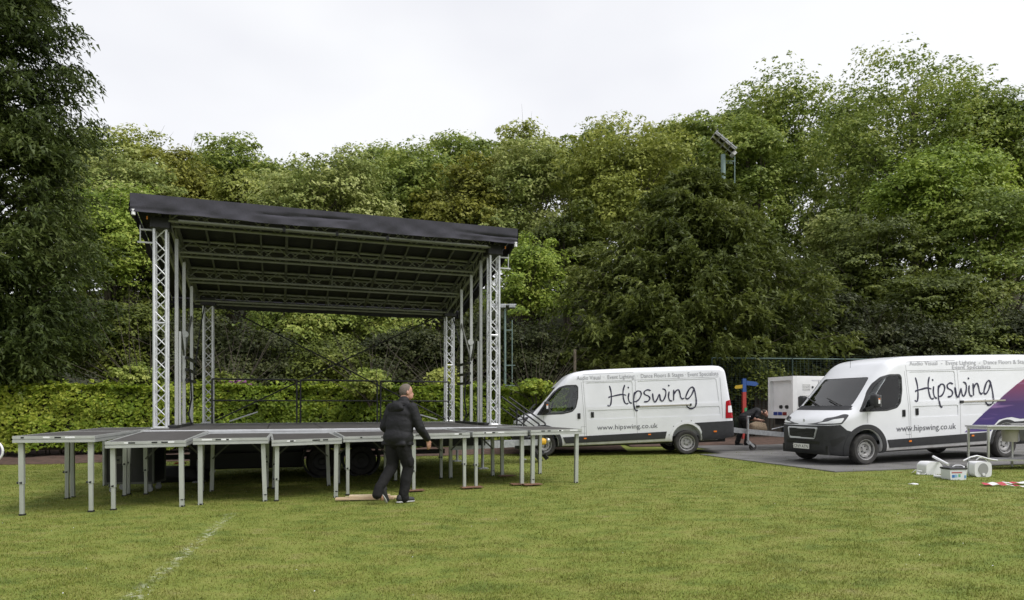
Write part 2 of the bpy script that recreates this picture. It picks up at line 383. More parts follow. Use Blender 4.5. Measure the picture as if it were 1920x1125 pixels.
G = {  # leaf colour families (dark -> light)
 'green': [(0.0649, 0.0965, 0.0182), (0.1532, 0.2122, 0.0364), (0.2649, 0.3256, 0.0606), (0.4122, 0.4341, 0.1111)],
 'light': [(0.0993, 0.138, 0.0324), (0.2269, 0.2808, 0.0694), (0.3829, 0.4164, 0.1273), (0.5208, 0.54, 0.2314)],
 'yellow': [(0.1041, 0.1286, 0.0238), (0.2199, 0.2571, 0.0437), (0.3472, 0.374, 0.0756), (0.4453, 0.4676, 0.1392)],
 'brown': [(0.0865, 0.0998, 0.0168), (0.1727, 0.1853, 0.0262), (0.2592, 0.2614, 0.0374), (0.3456, 0.3445, 0.0749)],
 'dark': [(0.0348, 0.0493, 0.0096), (0.0812, 0.1074, 0.0175), (0.1448, 0.179, 0.0286), (0.2317, 0.2574, 0.0476)],
 'deep': [(0.0146, 0.0215, 0.0059), (0.0329, 0.0431, 0.0107), (0.0583, 0.0709, 0.019), (0.1002, 0.1079, 0.0332)],
 'vivid': [(0.0808, 0.133, 0.0199), (0.1885, 0.2682, 0.0358), (0.3097, 0.3969, 0.0597), (0.4577, 0.5, 0.1094)],
 'yew': [(0.031, 0.044, 0.008), (0.0698, 0.0921, 0.0159), (0.1209, 0.1481, 0.0274), (0.1938, 0.2199, 0.0512)],
 'cedar': [(0.0226, 0.0349, 0.0086), (0.0509, 0.0753, 0.0159), (0.0904, 0.1213, 0.0269), (0.1485, 0.1746, 0.0489)],
 'hedge': [(0.0526, 0.0877, 0.0098), (0.1316, 0.202, 0.0172), (0.2367, 0.3073, 0.0294), (0.4031, 0.439, 0.0612)],
}
for k_, c_ in G.items(): M['leaf_' + k_] = leaf_mat('leaf_' + k_, c_)
def trunk_mesh(h, r, LC, rng, base=-1.0, lean=0):
    mb = MB(); k = 6
    ax = [Vector((lean * t * h + .15 * math.sin(t * 5), .1 * math.sin(t * 4 + 1), base + t * (h - base))) for t in np.linspace(0, 1, k)]
    mb.path(ax, r, 9, [r * (1.25 - .95 * t) for t in np.linspace(0, 1, k)])
    for c in LC:
        t = float(np.clip(.35 + .5 * rng.random(), 0, .9)); i = int(t * (k - 1)); st = ax[i]
        e = Vector(c); mid = st.lerp(e, .5) + Vector((0, 0, .12 * (e - st).length)) 
        rr = r * .38 * (1 - .4 * t)
        mb.path([st, st.lerp(mid, .6), mid, mid.lerp(e, .6), e], rr, 6, [rr, rr*.8, rr*.6, rr*.4, rr*.15])
        for q in range(3):
            d = Vector(rng.normal(size=3)) * .9; d.z = abs(d.z)
            mb.path([mid, mid.lerp(e + d, .5), e + d * 1.2], rr*.3, 4, [rr*.35, rr*.2, rr*.06])
    return mb
TREES = []
def tree(px, top, hw, bot, Z, fam, label, nleaf=None, leaf=None, name='tree', seed=0, depth=.85, flat=.7, lobes=16, loose=1.0, lobe_r=.36, clump=None, cat='tree', trunk=True, low=-.45, top_loose=0, group='trees on the hillside'):
    """tree whose crown spans px±hw and rows top..bot of the 1920 px frame at distance Z"""
    rng = np.random.default_rng(1000 + seed + int(px * 7 + top)); lobes = int(lobes * 1.35)
    if Z > 41.5: bot += 110
    p = F / Z; rx = hw / p; rz = (bot - top) / p / 2
    X = (px - 960) / p; zc = CAMZ + (HOR - (top + bot) / 2) / p; g = hill(X, Z) if Z > 24 else gz(X)
    rad = (rx * 1.04, max(2.0, min(rx, rz * 1.3) * depth), rz * 1.05)
    if clump is None: clump = .34 + .0155 * Z
    if leaf is None: leaf = .0026 * Z
    if nleaf is None: nleaf = int(min(32000, 2.6 * (4 * math.pi * ((rx*rz + rx*rad[1] + rz*rad[1]) / 3)) * .62 / (leaf * leaf * .9)))
    (V, Fc), LC, LR = crown_mesh(rad, nleaf, leaf, rng, lobes, clump, flat, low, loose, lobe_r, top_loose)
    root = empty(name, (X, Z, g), 0, label, cat, group)
    co = link_mesh('crown', fast_mesh('crown', V, Fc), M['leaf_' + fam], root); co.location = (0, 0, zc - g)
    if trunk:
        h = zc + rz * .55 - g
        L2 = LC[:14].copy(); L2[:, 2] += zc - g
        to = trunk_mesh(h, .14 + .016 * h, L2, rng).build('trunk', M['bark'], root, 60)
    TREES.append((label, len(Fc))); return root
# back row (hill crest), left to right
tree(150, 235, 90, 470, 56, 'green', 'green broadleaf tree showing just right of the dark conifer', lobes=14)
tree(232, 268, 100, 520, 47, 'light', 'pale green tree beside the dark conifer at left', lobes=18)
tree(272, 222, 75, 420, 58, 'yellow', 'thin topped olive tree poking above its neighbours at left', top_loose=.55, lobes=16, lobe_r=.34)
tree(335, 262, 78, 470, 52, 'brown', 'rust brown tree on the hill above the stage left corner', lobes=18)
tree(440, 250, 80, 470, 57, 'green', 'dark green tree on the skyline right of the rust brown tree', lobes=14)
tree(470, 300, 80, 480, 48, 'yellow', 'yellow green tree just above the left part of the stage roof', lobes=14)
tree(520, 290, 60, 470, 55, 'green', 'small rounded green tree on the skyline above the stage roof', lobes=12)
tree(612, 284, 140, 480, 43, 'light', 'big pale maple like tree above the middle of the stage roof', lobes=24, clump=.85)
tree(690, 262, 80, 470, 56, 'green', 'green tree on the skyline behind the pale maple like tree', lobes=14)
tree(775, 268, 105, 520, 49, 'green', 'mid green tree between the pale tree and the brownish tree', lobes=20)
tree(845, 232, 85, 470, 57, 'green', 'round topped green tree on the skyline above the brownish tree', lobes=16)
tree(868, 275, 85, 560, 46, 'brown', 'brownish olive tree above the right half of the stage roof', lobes=18)
tree(985, 206, 56, 400, 60, 'yellow', 'small tree top standing highest at the centre skyline', lobes=12, top_loose=.3)
tree(985, 245, 110, 560, 46, 'light', 'light green tree right of the brownish tree at centre', lobes=22)
tree(1075, 232, 70, 420, 57, 'green', 'narrow green tree on the skyline left of the olive dome tree', lobes=12)
tree(1175, 210, 135, 520, 43, 'yellow', 'large olive domed tree left of the floodlight mast', lobes=26, clump=.7)
tree(1255, 215, 60, 420, 55, 'green', 'green tree filling the skyline beside the olive dome tree', lobes=12)
tree(1310, 178, 88, 480, 50, 'green', 'layered green tree behind the floodlight head', flat=.4, lobes=18)
tree(1462, 116, 105, 470, 52, 'green', 'tall open tree with sky showing through, second highest', top_loose=.62, lobes=22, lobe_r=.33, clump=.6, low=-.2)
tree(1405, 190, 85, 560, 46, 'green', 'dense upright tree right of the floodlight mast', lobes=18, lobe_r=.36)
tree(1715, 60, 180, 560, 43, 'green', 'tallest spreading tree at the right with sky through its top', top_loose=.42, lobes=34, lobe_r=.30, clump=.7, nleaf=56000)
tree(1895, 135, 90, 520, 41, 'green', 'dark tall tree at the right edge of the picture', lobes=18)
tree(1545, 330, 60, 560, 48, 'light', 'pale slim tree in the gap between the two tallest trees', lobes=12, top_loose=.3)
tree(2010, 190, 110, 560, 42, 'green', 'tree cut off by the right edge of the picture', lobes=14)
for i_, (px_, top_, hw_, lb_) in enumerate([(390, 262, 60, 'green tree filling the skyline between the rust brown tree and its neighbour'), (565, 285, 55, 'green tree on the skyline left of the pale maple like tree'),
  (735, 262, 60, 'green tree on the skyline between two rounded crowns at centre'), (915, 238, 60, 'green tree on the skyline behind the brownish tree'), (1130, 222, 60, 'green tree on the skyline just left of the olive dome'), (1235, 200, 60, 'green tree on the skyline right of the olive dome'), (1375, 150, 60, 'green tree on the skyline behind the floodlight rack'), (1600, 130, 70, 'green tree filling the gap left of the tallest tree')]):
    tree(px_, top_, hw_, 480, 63, 'green', lb_, seed=300 + i_, lobes=12, nleaf=17000)
# middle row
tree(205, 330, 95, 700, 33, 'vivid', 'bright green tree between the dark conifer and the stage tower', lobes=24)
tree(300, 430, 90, 720, 34, 'dark', 'shaded green tree behind the front left stage tower', lobes=16)
tree(430, 420, 110, 700, 38, 'dark', 'dark tree hidden mostly behind the left of the stage roof', lobes=16)
tree(560, 545, 105, 735, 31, 'green', 'leafy green tree seen under the stage roof at left', lobes=20)
tree(700, 540, 110, 730, 33, 'green', 'leafy green tree seen under the stage roof at right', lobes=18)
tree(800, 420, 110, 720, 37, 'dark', 'dark tree behind the rear right stage tower', lobes=18)
tree(985, 445, 62, 680, 33, 'vivid', 'bright green tree right beside the front right stage tower', lobes=18)
tree(1060, 380, 80, 690, 40, 'dark', 'shaded tree left of the big yew', lobes=16)
tree(1580, 380, 70, 690, 40, 'light', 'light green tree right of the big yew', lobes=16)
tree(1765, 275, 120, 540, 36, 'vivid', 'bright leafy tree in front of the tallest tree', lobes=24)
tree(1655, 400, 105, 690, 34, 'dark', 'layered dark green tree above the front of the right van', flat=.42, lobes=22)
tree(1865, 340, 125, 690, 33, 'green', 'broad green tree above the tail of the right van', flat=.5, lobes=24)
tree(1760, 500, 120, 720, 31, 'dark', 'low dark green tree directly above the right van roof', flat=.42, lobes=20)
# dark understorey bushes along the wood edge
for i, (px, top, hw, bot, Z, fam, lb) in enumerate([
 (60, 560, 110, 790, 25, 'dark', 'dark bush behind the hedge at the far left'),
 (215, 575, 110, 790, 26, 'dark', 'dark bush behind the hedge left of the front left tower'),
 (350, 590, 90, 790, 27, 'deep', 'very dark bush behind the left stage masts'),
 (470, 620, 90, 790, 27, 'deep', 'very dark bush behind the hedge under the stage roof at left'),
 (620, 625, 100, 790, 28, 'dark', 'dark bush behind the crossed stage cables'),
 (770, 610, 100, 790, 28, 'deep', 'very dark bush behind the hedge right of the walking man'),
 (900, 590, 90, 790, 28, 'deep', 'very dark bush behind the right stage masts'),
 (1000, 610, 80, 790, 29, 'deep', 'very dark bush behind the old shed'),
 (1590, 560, 90, 800, 28, 'deep', 'very dark bush right of the big yew'),
 (1700, 600, 100, 800, 27.5, 'deep', 'very dark bush behind the right van cab roof'),
 (1830, 590, 100, 800, 27.5, 'dark', 'dark bush behind the middle of the right van'),
 (1950, 560, 90, 800, 27, 'deep', 'very dark bush behind the tail of the right van'),
 (1420, 690, 60, 800, 26.5, 'dark', 'small dark bush behind the striped signpost')]):
    tree(px, top, hw, bot, Z, fam, lb, name='bush', cat='bush', seed=50 + i, lobes=14, group='dark bushes along the wood edge', trunk=True, low=-.8)
# ---- conifers: drooping sprays on arching branches
def spray_tree(name, px, Z, prof, height_px, fam, label, nbr, nsp, slen, droop, up, rng, front=.75, twig=None):
    """prof: list of (row, half width px); branches leave the stem and end on that outline"""
    p = F / Z; X = (px - 960) / p; g = gz(X); root = empty(name, (X, Z, g), 0, label, 'tree')
    rows = [r for r, _ in prof]; hws = [h for _, h in prof]
    Ps, Ds = [], []; mb = MB(); zt = CAMZ + (HOR - rows[0]) / p - g
    mb.path([(0, 0, -.3), (.1, 0, zt * .5), (0, 0, zt)], .3, 9, [.42, .25, .04])
    for i in range(nbr):
        row = rows[0] + (rows[-1] - rows[0]) * (rng.random() ** .85); hw = np.interp(row, rows, hws) / p
        az = rng.uniform(-math.pi, 0) if rng.random() < front else rng.uniform(0, math.pi)
        L = hw * rng.uniform(.55, 1.06); z1 = CAMZ + (HOR - row) / p - g
        e = np.array([math.cos(az) * L, math.sin(az) * L * .9, z1]); s0 = np.array([0, 0, max(.3, z1 - up * L * rng.uniform(.5, 1.2))])
        ts = np.linspace(0, 1, 7); arch = .12 * L * rng.uniform(.5, 1.4)
        pts = [s0 + (e - s0) * t + np.array([0, 0, math.sin(t * math.pi * .85) * arch]) for t in ts]
        if i % 2 == 0: mb.path([Vector(q) for q in pts], .03, 4, [.06, .05, .04, .03, .022, .015, .006])
        k = int(nsp * rng.uniform(.7, 1.3)); t = rng.uniform(.25, 1.0, k) ** .75
        base = s0 + (e - s0) * t[:, None]; base[:, 2] += np.sin(t * math.pi * .85) * arch
        out = unit((e - s0)); side = unit(np.cross(out, [0, 0, 1.])); sgn = rng.choice([-1, 1], k)
        d = unit(out * rng.uniform(.4, 1.0, (k, 1)) + side * (sgn * rng.uniform(.1, 1.0, k))[:, None] + np.array([0, 0, -1.]) * (droop * rng.uniform(.3, 1.2, k))[:, None])
        l = slen * rng.uniform(.5, 1.3, k) * (1.15 - .45 * t)
        m_ = 12                                  # leaflets per spray
        q = np.repeat(np.arange(k), m_); f = np.tile(np.linspace(.05, 1, m_), k)
        pos = base[q] + d[q] * (l[q] * f)[:, None] + np.array([0, 0, -1.]) * (droop * .35 * l[q] * f * f)[:, None] + rng.normal(size=(k * m_, 3)) * .045
        Ps.append(pos); Ds.append(unit(d[q] + rng.normal(size=(k * m_, 3)) * .55 + np.array([0, 0, -.25 * droop])))
    P = np.concatenate(Ps); D = np.concatenate(Ds); n = len(P)
    sz = .0037 * Z * rng.uniform(.7, 1.4, n); b = unit(np.cross(D, rng.normal(size=(n, 3)) + np.array([0, 0, 1.5])))
    w_ = (sz * .30)[:, None]; s = sz[:, None]
    V = np.stack([P + D * s * 1.2, P - D * s * .8 + b * w_ * 1.3, P - D * s * .8 - b * w_ * 1.3], 1).reshape(-1, 3)
    link_mesh('crown', fast_mesh('crown', V, np.arange(n * 3).reshape(-1, 3)), M['leaf_' + fam], root)
    mb.build('trunk', M['bark'], root, 60); TREES.append((label, n)); return root
spray_tree('conifer', -25, 21.5, [(-260, 60), (-120, 120), (-40, 165), (60, 178), (150, 188), (250, 196), (350, 205), (450, 218), (560, 220), (640, 195), (720, 160)], 0, 'cedar',
  'huge dark drooping conifer filling the left edge', 700, 28, .95, .9, .35, np.random.default_rng(3))
spray_tree('yew_tree', 1296, 30, [(322, 30), (350, 62), (390, 102), (440, 150), (500, 205), (560, 256), (620, 292), (680, 290), (730, 240)], 0, 'yew',
  'broad dark yew with feathery arching branches behind the vans', 560, 22, 1.0, .75, .55, np.random.default_rng(8))
# ---- clipped beech hedge
def hedge(x0, y0, x1, y1, h, dep, label, seed, n):
    rng = np.random.default_rng(seed); A = Vector((x0, y0, 0)); B = Vector((x1, y1, 0)); u = (B - A); ln = u.length; u.normalize(); v = Vector((-u.y, u.x, 0))
    root = empty('hedge', (x0, y0, gz(x0)), 0, label, 'hedge', 'clipped hedge sections')
    def hh(t): return h + .03 * np.sin(t * 1.7 + seed) + .02 * np.sin(t * 4.9 + 2)
    def bulge(t, z): return .07 * np.sin(t * 2.3 + z * 2.1) + .05 * np.sin(t * 6.1 - z * 4.3 + 1) + .04 * np.sin(z * 7 + t * 1.1)
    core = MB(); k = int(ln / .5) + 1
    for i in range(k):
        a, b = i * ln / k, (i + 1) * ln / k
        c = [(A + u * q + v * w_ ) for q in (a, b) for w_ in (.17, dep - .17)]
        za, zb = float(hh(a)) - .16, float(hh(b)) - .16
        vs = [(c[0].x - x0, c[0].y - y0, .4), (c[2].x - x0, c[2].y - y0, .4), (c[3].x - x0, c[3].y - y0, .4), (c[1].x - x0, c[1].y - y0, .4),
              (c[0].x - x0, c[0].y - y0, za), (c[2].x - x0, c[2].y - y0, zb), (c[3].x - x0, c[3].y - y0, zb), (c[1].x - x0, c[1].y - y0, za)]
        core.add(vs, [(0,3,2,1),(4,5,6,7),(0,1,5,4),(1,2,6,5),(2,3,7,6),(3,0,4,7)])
    core.build('shade_core', M['hcore'], root, fix=False)  # solid dark fill painting the shade seen between the leaves
    stems = MB()
    for i in range(int(ln / .22)):
        q_ = A + u * (i * .22 + rng.uniform(0, .1)) + v * rng.uniform(.3, .8); gq = gz(q_.x) - gz(x0); stems.tube((q_.x - x0, q_.y - y0, gq - .05), (q_.x - x0 + rng.uniform(-.1, .1), q_.y - y0, gq + .6), .022, .015, n=5)
    tag(stems.build('stems', M['bark'], root, fix=False), kind='stuff')
    t = rng.uniform(0, ln, n); r = rng.random(n); top = r > .62
    z = np.where(top, hh(t) + rng.normal(0, .03, n), .14 + (hh(t) - .14) * rng.random(n) ** .9)
    # clumps: pull leaves to small tufts
    dv = np.where(top, rng.uniform(-.03, dep, n), -bulge(t, z) + rng.exponential(.06, n) + np.where(z < .35, .12, 0))
    spike = top & (rng.random(n) < .03); z = z + spike * rng.random(n) * .22
    uu = np.array(u); vv = np.array(v)
    ok = z > .42 + .10 * np.sin(t * 3.3); t, z, dv, top = t[ok], z[ok], dv[ok], top[ok]; n = len(t)
    P = t[:, None] * uu + dv[:, None] * vv + np.stack([np.zeros(n), np.zeros(n), z], 1)
    N = unit(np.where(top[:, None], np.array([0, 0, 1.]), -vv + np.array([0, 0, .45])) + rng.normal(size=(n, 3)) * .6)
    hole = np.sin(t * 9.1 + 2 * np.sin(z * 7)) * np.sin(z * 11 + 1.7 * np.sin(t * 5)) ; keep = top | (rng.random(n) < .62 + .5 * hole); P, N = P[keep], N[keep]; n = len(P)
    sz = .060 * rng.uniform(.6, 1.5, n)
    V, Fc = leaves(P, N, sz, .62, rng, True)
    link_mesh('foliage', fast_mesh('foliage', V, Fc), M['leaf_hedge'], root)
M['hcore'] = mat('hedge_inner_shade', (.014, .016, .007), 1, 0, 9, (.03, .026, .012))
hedge(-20, 19.5, 3.0, 21.9, 2.31, 1.1, 'long clipped beech hedge running behind the stage to the left van', 2, 105000)
# ---- shrubs and saplings that stand above the hedge
def shrub(px, top, hw, bot, Z, fam, label, seed): return tree(px, top, hw, bot, Z, fam, label, name='shrub', cat='shrub', seed=seed, lobes=9, clump=.22, nleaf=3200, leaf=.062, trunk=True, low=-.7, group='shrubs growing through the hedge line')
shrub(268, 694, 20, 738, 22.3, 'green', 'small bright sapling above the hedge left of the front left tower', 1)
shrub(700, 696, 26, 760, 21.6, 'green', 'bright green sapling growing through the hedge left of the walking man', 2)
shrub(835, 704, 26, 740, 24, 'yellow', 'pale feathery shrub above the hedge at the rear right tower', 3)
shrub(1000, 722, 14, 745, 22.3, 'hedge', 'tuft of hedge left unclipped before the old shed', 4)
rh = shrub(430, 712, 42, 745, 23.5, 'dark', 'rhododendron with pink flower heads above the hedge', 5)
M['pink'] = leaf_mat('pink_petals', [(.30,.10,.26),(.45,.18,.40),(.6,.32,.55)], trans=.3)
rr_ = np.random.default_rng(4); 
for i in range(9):
    q = at(404 + 8 * i + rr_.uniform(-4, 4), 716 + rr_.uniform(-2, 4), 23.0); n = 60
    d = unit(rr_.normal(size=(n, 3))); V, Fc = leaves(d * .085, d, np.full(n, .035), .7, rr_, True)
    fo = link_mesh('flower_head', fast_mesh('flower_head', V, Fc), M['pink'], rh); fo.location = q - rh.location

# wood on the far side of the field, behind the photographer (seen only as a reflection in the van glass)
rb = np.random.default_rng(77); Vb, Fb, nb_ = [], [], 0
for k in range(9):
    (V_, F_), _, _ = crown_mesh((7 + 2 * rb.random(), 5, 4.5 + 2 * rb.random()), 3600, .42, rb, 12, 1.6, .7)
    V_ = V_ + np.array([-52 + 13 * k + rb.normal() * 2, -46 + rb.normal() * 3, 5.0 + rb.normal() * .6]); Vb.append(V_); Fb.append(F_ + nb_); nb_ += len(V_)
tag(link_mesh('woodland', fast_mesh('woodland', np.concatenate(Vb), np.concatenate(Fb)), M['leaf_green']), 'line of trees on the far side of the field', 'woodland', kind='stuff')
# ------------------------------------------------------------------ trailer stage
ANG = math.atan2(.3305, .944)
C1 = Vector((-6.856, 12.02, 0))
def SP(a, b, z):  # stage frame -> world
    return Vector((C1.x + .944 * a - .3305 * b, C1.y + .3305 * a + .944 * b, z))
g0 = gz(-4)
stage = empty('trailer_stage', SP(3.7, 2, g0), 0, 'open trailer stage with black canopy roof on four silver lattice towers', 'stage')
O = stage.location.copy()
class SB(MB):   # builder in stage coordinates (a, b, z) relative to the stage root
    def build(s, name, m, parent=None, smooth=0, fix=True):
        s.v = [tuple(SP(*v) - O) for v in s.v]
        par = parent or stage
        return MB.build(s, name, m, par, smooth, fix)
PZ = 1.0          # platform height
# floor of the trailer: four rows of boards in an aluminium frame
for i in range(7):
    for j in range(3):
        SB().box((.3 + 1.0 * i + .5, -.6 + 1.55 * j + .775, PZ - .012), (.985, 1.535, .024)).build('floor_board', M['ply'])
fr = SB()
for z0, h_, d in ((PZ - .025, .030, .035), (PZ - .062, .030, .024), (PZ - .098, .034, .035)):
    fr.box((3.8, -.6 - .02, z0), (7.04, d, h_))
fr.box((3.8, -.608, PZ - .06), (7.0, .012, .12))
fr.build('front_edge', M['alu_bright'])
SB().box((3.8, 4.08, PZ - .045), (7.0, .05, .10)).box((.27, 1.75, PZ - .06), (.05, 4.7, .12)).box((7.33, 1.75, PZ - .06), (.05, 4.7, .12)).build('edge_beam', M['alu'])
jb = SB()
for i in range(8): jb.box((.45 + i * .95, 1.75, PZ - .09), (.06, 4.6, .10))
jb.build('floor_joist', M['blackm'])
# chassis
ch = SB().box((3.9, 1.15, .62), (6.2, .09, .2)).box((3.9, 3.0, .62), (6.2, .09, .2))
for i in range(6): ch.box((1.1 + i * 1.1, 2.1, .62), (.07, 1.9, .12))
ch.build('chassis', M['blackm'])
SB().box((3.2, .95, .42), (5.6, .04, .10)).box((3.2, .93, .75), (5.6, .03, .18)).build('side_skirt', M['black'])
SB().box((1.9, 2.0, .40), (2.2, 1.5, .55), bev=.03).build('storage_box', M['black'])
def wheel_part(parent, loc, r=.32, w_=.2, rim_m=None, builder=SB, name='wheel'):
    hub = builder().lathe([(r*.99, -w_*.35), (r, -w_*.2), (r, w_*.2), (r*.99, w_*.35), (r*.9, w_*.5), (r*.62, w_*.48), (r*.6, -w_*.48), (r*.9, -w_*.5), (r*.99, -w_*.35)], loc, 'y', 28)
    o = hub.build(name, M['rubber'], parent, 40)
    rm = builder().lathe([(0, -w_*.30), (r*.18, -w_*.33), (r*.25, -w_*.25), (r*.5, -w_*.28), (r*.58, -w_*.45), (r*.615, -w_*.47)], loc, 'y', 20).build('rim', rim_m or M['blackm'], None if builder is MB else None, 40)
    mw = rm.matrix_world.copy(); rm.parent = o
    return o
for a in (3.35, 4.15):
    o = wheel_part(stage, (a, .85, gz(-3.5) + .325)); 
    SB().lathe([(.36, -.14), (.40, -.14), (.40, .14), (.36, .14)], (a, .85, gz(-3.5) + .37), 'y', 24).build('mudguard', M['black'])
# drawbar to the right with coupling
db = SB().bar((6.2, 1.2, .50), (7.95, 1.85, .50), .1, .16).bar((6.2, 2.75, .50), (7.95, 1.9, .50), .1, .16).bar((7.7, 1.88, .52), (8.62, 1.88, .52), .12, .14)
db.build('drawbar', M['galv'])
SB().box((8.72, 1.86, .54), (.19, .15, .17), bev=.06).build('coupling', mat('yellow_coupling', (.62, .36, .02), .5))
SB().lathe([(.0, .06), (.05, .04), (.06, 0), (.05, -.05), (0, -.06)], (8.86, 1.84, .57), 'z', 12).build('coupling_ball', M['steel'], None, 60)
SB().tube((8.15, 1.75, .30), (8.15, 1.75, .85), .03).tube((8.15, 1.75, .12), (8.15, 1.75, .32), .02).box((8.15, 1.75, .12), (.16, .1, .02)).build('jockey_post', M['galv'])
for a, b in ((1.0, 1.0), (6.9, 1.0), (1.0, 3.3), (6.9, 3.3)):
    q = SP(a, b, 0); SB().tube((a, b, gz(q.x) + .02), (a, b, .9), .035).box((a, b, gz(q.x) + .015), (.22, .22, .025)).build('prop_leg', M['galv'])
# lattice members -------------------------------------------------------
def lattice(p0, p1, side, up, cw, chh, r, br, step, name, m, faces=(0, 1, 2, 3)):
    """box truss from p0 to p1 (stage coords); chords are sub-parts of the lacing"""
    p0, p1 = Vector(p0), Vector(p1); d = (p1 - p0); L = d.length; d.normalize(); side = Vector(side); up = Vector(up)
    cs = [(-1, -1), (1, -1), (1, 1), (-1, 1)]
    P = lambda k, t: p0 + d * t + side * cs[k][0] * cw / 2 + up * cs[k][1] * chh / 2
    n = max(2, int(round(L / step))); lac = SB()
    for f in faces:
        a, b = f, (f + 1) % 4
        for i in range(n):
            t0, t1 = L * i / n, L * (i + 1) / n
            if (i + f) % 2 == 0: lac.tube(P(a, t0), P(b, t1), br, n=5, caps=False)
            else: lac.tube(P(b, t0), P(a, t1), br, n=5, caps=False)
        for t in (0.02, L * .5, L - .02): lac.tube(P(a, t), P(b, t), br, n=5, caps=False)
    o = lac.build(name, m, None, 60)
    for k in range(4): SB().tube(P(k, 0), P(k, L), r, n=8).build('chord', m, o, 60)
    return o
def zlow(b): return 4.855 - .22 * (b - .4)       # lower chord height along the sloping roof
def zroof(b): return 5.245 - .22 * b
for a, b, top in ((.40, .5, 4.98), (7.0, .5, 4.98), (.86, 4.45, 4.12), (6.97, 4.45, 4.12)):
    tw = lattice((a, b, PZ + .005), (a, b, top), (1, 0, 0), (0, 1, 0), .205, .205, .026, .011, .215, 'tower', M['alu_bright'])
    SB().box((a, b, PZ + .012), (.3, .3, .02)).build('base_plate', M['alu'], tw)
    SB().box((a, b, top - .12), (.34, .34, .22), bev=.02).build('sleeve_block', M['blackm'], tw)
for i, b in enumerate((.45, 1.70, 3.05, 4.40)):
    zl = zlow(b) + (0.0 if i else .03)
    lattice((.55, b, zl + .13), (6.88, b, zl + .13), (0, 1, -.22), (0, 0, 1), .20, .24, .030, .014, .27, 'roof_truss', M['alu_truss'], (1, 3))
SB().tube((.75, .1, 4.86), (6.75, .1, 4.86), .025).build('lighting_bar', M['alu_truss'], None, 60)
for a in (2.6, 3.6, 4.6): SB().box((a, .1, 4.86), (.05, .06, .09)).build('clamp', M['black'])
for a in (.46, 6.97):
    s0, s1 = Vector((a, .55, zlow(.55) + .13)), Vector((a, 4.4, zlow(4.4) + .13))
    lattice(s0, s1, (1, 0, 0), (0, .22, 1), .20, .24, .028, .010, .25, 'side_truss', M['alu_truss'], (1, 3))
for i in range(13):
    a = .62 + i * .51
    SB().bar((a, .08, zroof(.08) - .07), (a, 4.75, zroof(4.75) - .07), .035 if i % 4 else .055, .04).build('rafter', M['alu_dull_shade'])
# canopy: sagging sheet, wrinkled skirt all round
def canopy():
    mb = SB(); na, nb = 48, 20; rr = random.Random(4)
    for j in range(nb + 1):
        for i in range(na + 1):
            a = -.02 + 7.40 * i / na; b = -.03 + 5.0 * j / nb
            sag = .02 * abs(math.sin(math.pi * (a - .62) / .51)) * (1 if 0 < j < nb else 0)
            mb.v.append((a, b, zroof(b) - sag + .01))
    mb.f = [(j*(na+1)+i, j*(na+1)+i+1, (j+1)*(na+1)+i+1, (j+1)*(na+1)+i) for j in range(nb) for i in range(na)]
    return mb
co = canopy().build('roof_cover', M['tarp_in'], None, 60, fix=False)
def skirt(fn, L, hgt, seed, name):
    rr = random.Random(seed); ph = [rr.uniform(0, 6) for _ in range(6)]; mb = SB(); nu, nv = 110, 12
    for j in range(nv + 1):
        for i in range(nu + 1):
            t = i / nu; u = j / nv; x = t * L
            wv = .012 * math.sin(x * 3.1 + ph[0] + 2 * u) + .010 * math.sin(x * 7.7 + ph[1] - 5 * u) + .006 * math.sin(x * 17 + ph[2] + 9 * u)
            crease = .040 * math.exp(-((u - .52 - .1 * math.sin(x * .8 + ph[3])) / .06) ** 2) * max(0, math.sin(x * 1.6 + ph[4])) ** .5 if math.sin(x * 1.6 + ph[4]) > 0 else 0
            edge = .03 * math.exp(-((u - .85) / .07) ** 2) * (math.exp(-x / .7) + math.exp(-(L - x) / .7))
            q = fn(x, u); off = (wv * u * 1.3 - crease - edge)
            mb.v.append((q[0] + q[3] * off, q[1] + q[4] * off, q[2] - u * hgt * (1 + .03 * math.sin(x * 2.2 + ph[5]))))
    mb.f = [(j*(nu+1)+i, j*(nu+1)+i+1, (j+1)*(nu+1)+i+1, (j+1)*(nu+1)+i) for j in range(nv) for i in range(nu)]
    return mb.build(name, M['tarp'], None, 60, fix=False)
skirt(lambda x, u: (x - .02, -.04, 5.26, 0, -1), 7.40, .33, 1, 'front_skirt')
skirt(lambda x, u: (-.03, x - .03, zroof(x) + .012, -1, 0), 5.0, .30, 2, 'side_skirt_fabric')
skirt(lambda x, u: (7.39, x - .03, zroof(x) + .012, 1, 0), 5.0, .30, 3, 'side_skirt_fabric')
skirt(lambda x, u: (x - .02, 4.98, zroof(4.97) + .012, 0, 1), 7.40, .26, 4, 'rear_skirt')
for a in (.03, 7.34): SB().tube((a, -.02, 4.87), (a, -.02, 4.97), .035).build('corner_roller', M['white'], None, 60)
for a in (.22, 7.16): SB().box((a, .15, 4.88), (.02, .02, .06)).build('orange_tie', mat('orange_webbing', (.6, .2, .02), .7))
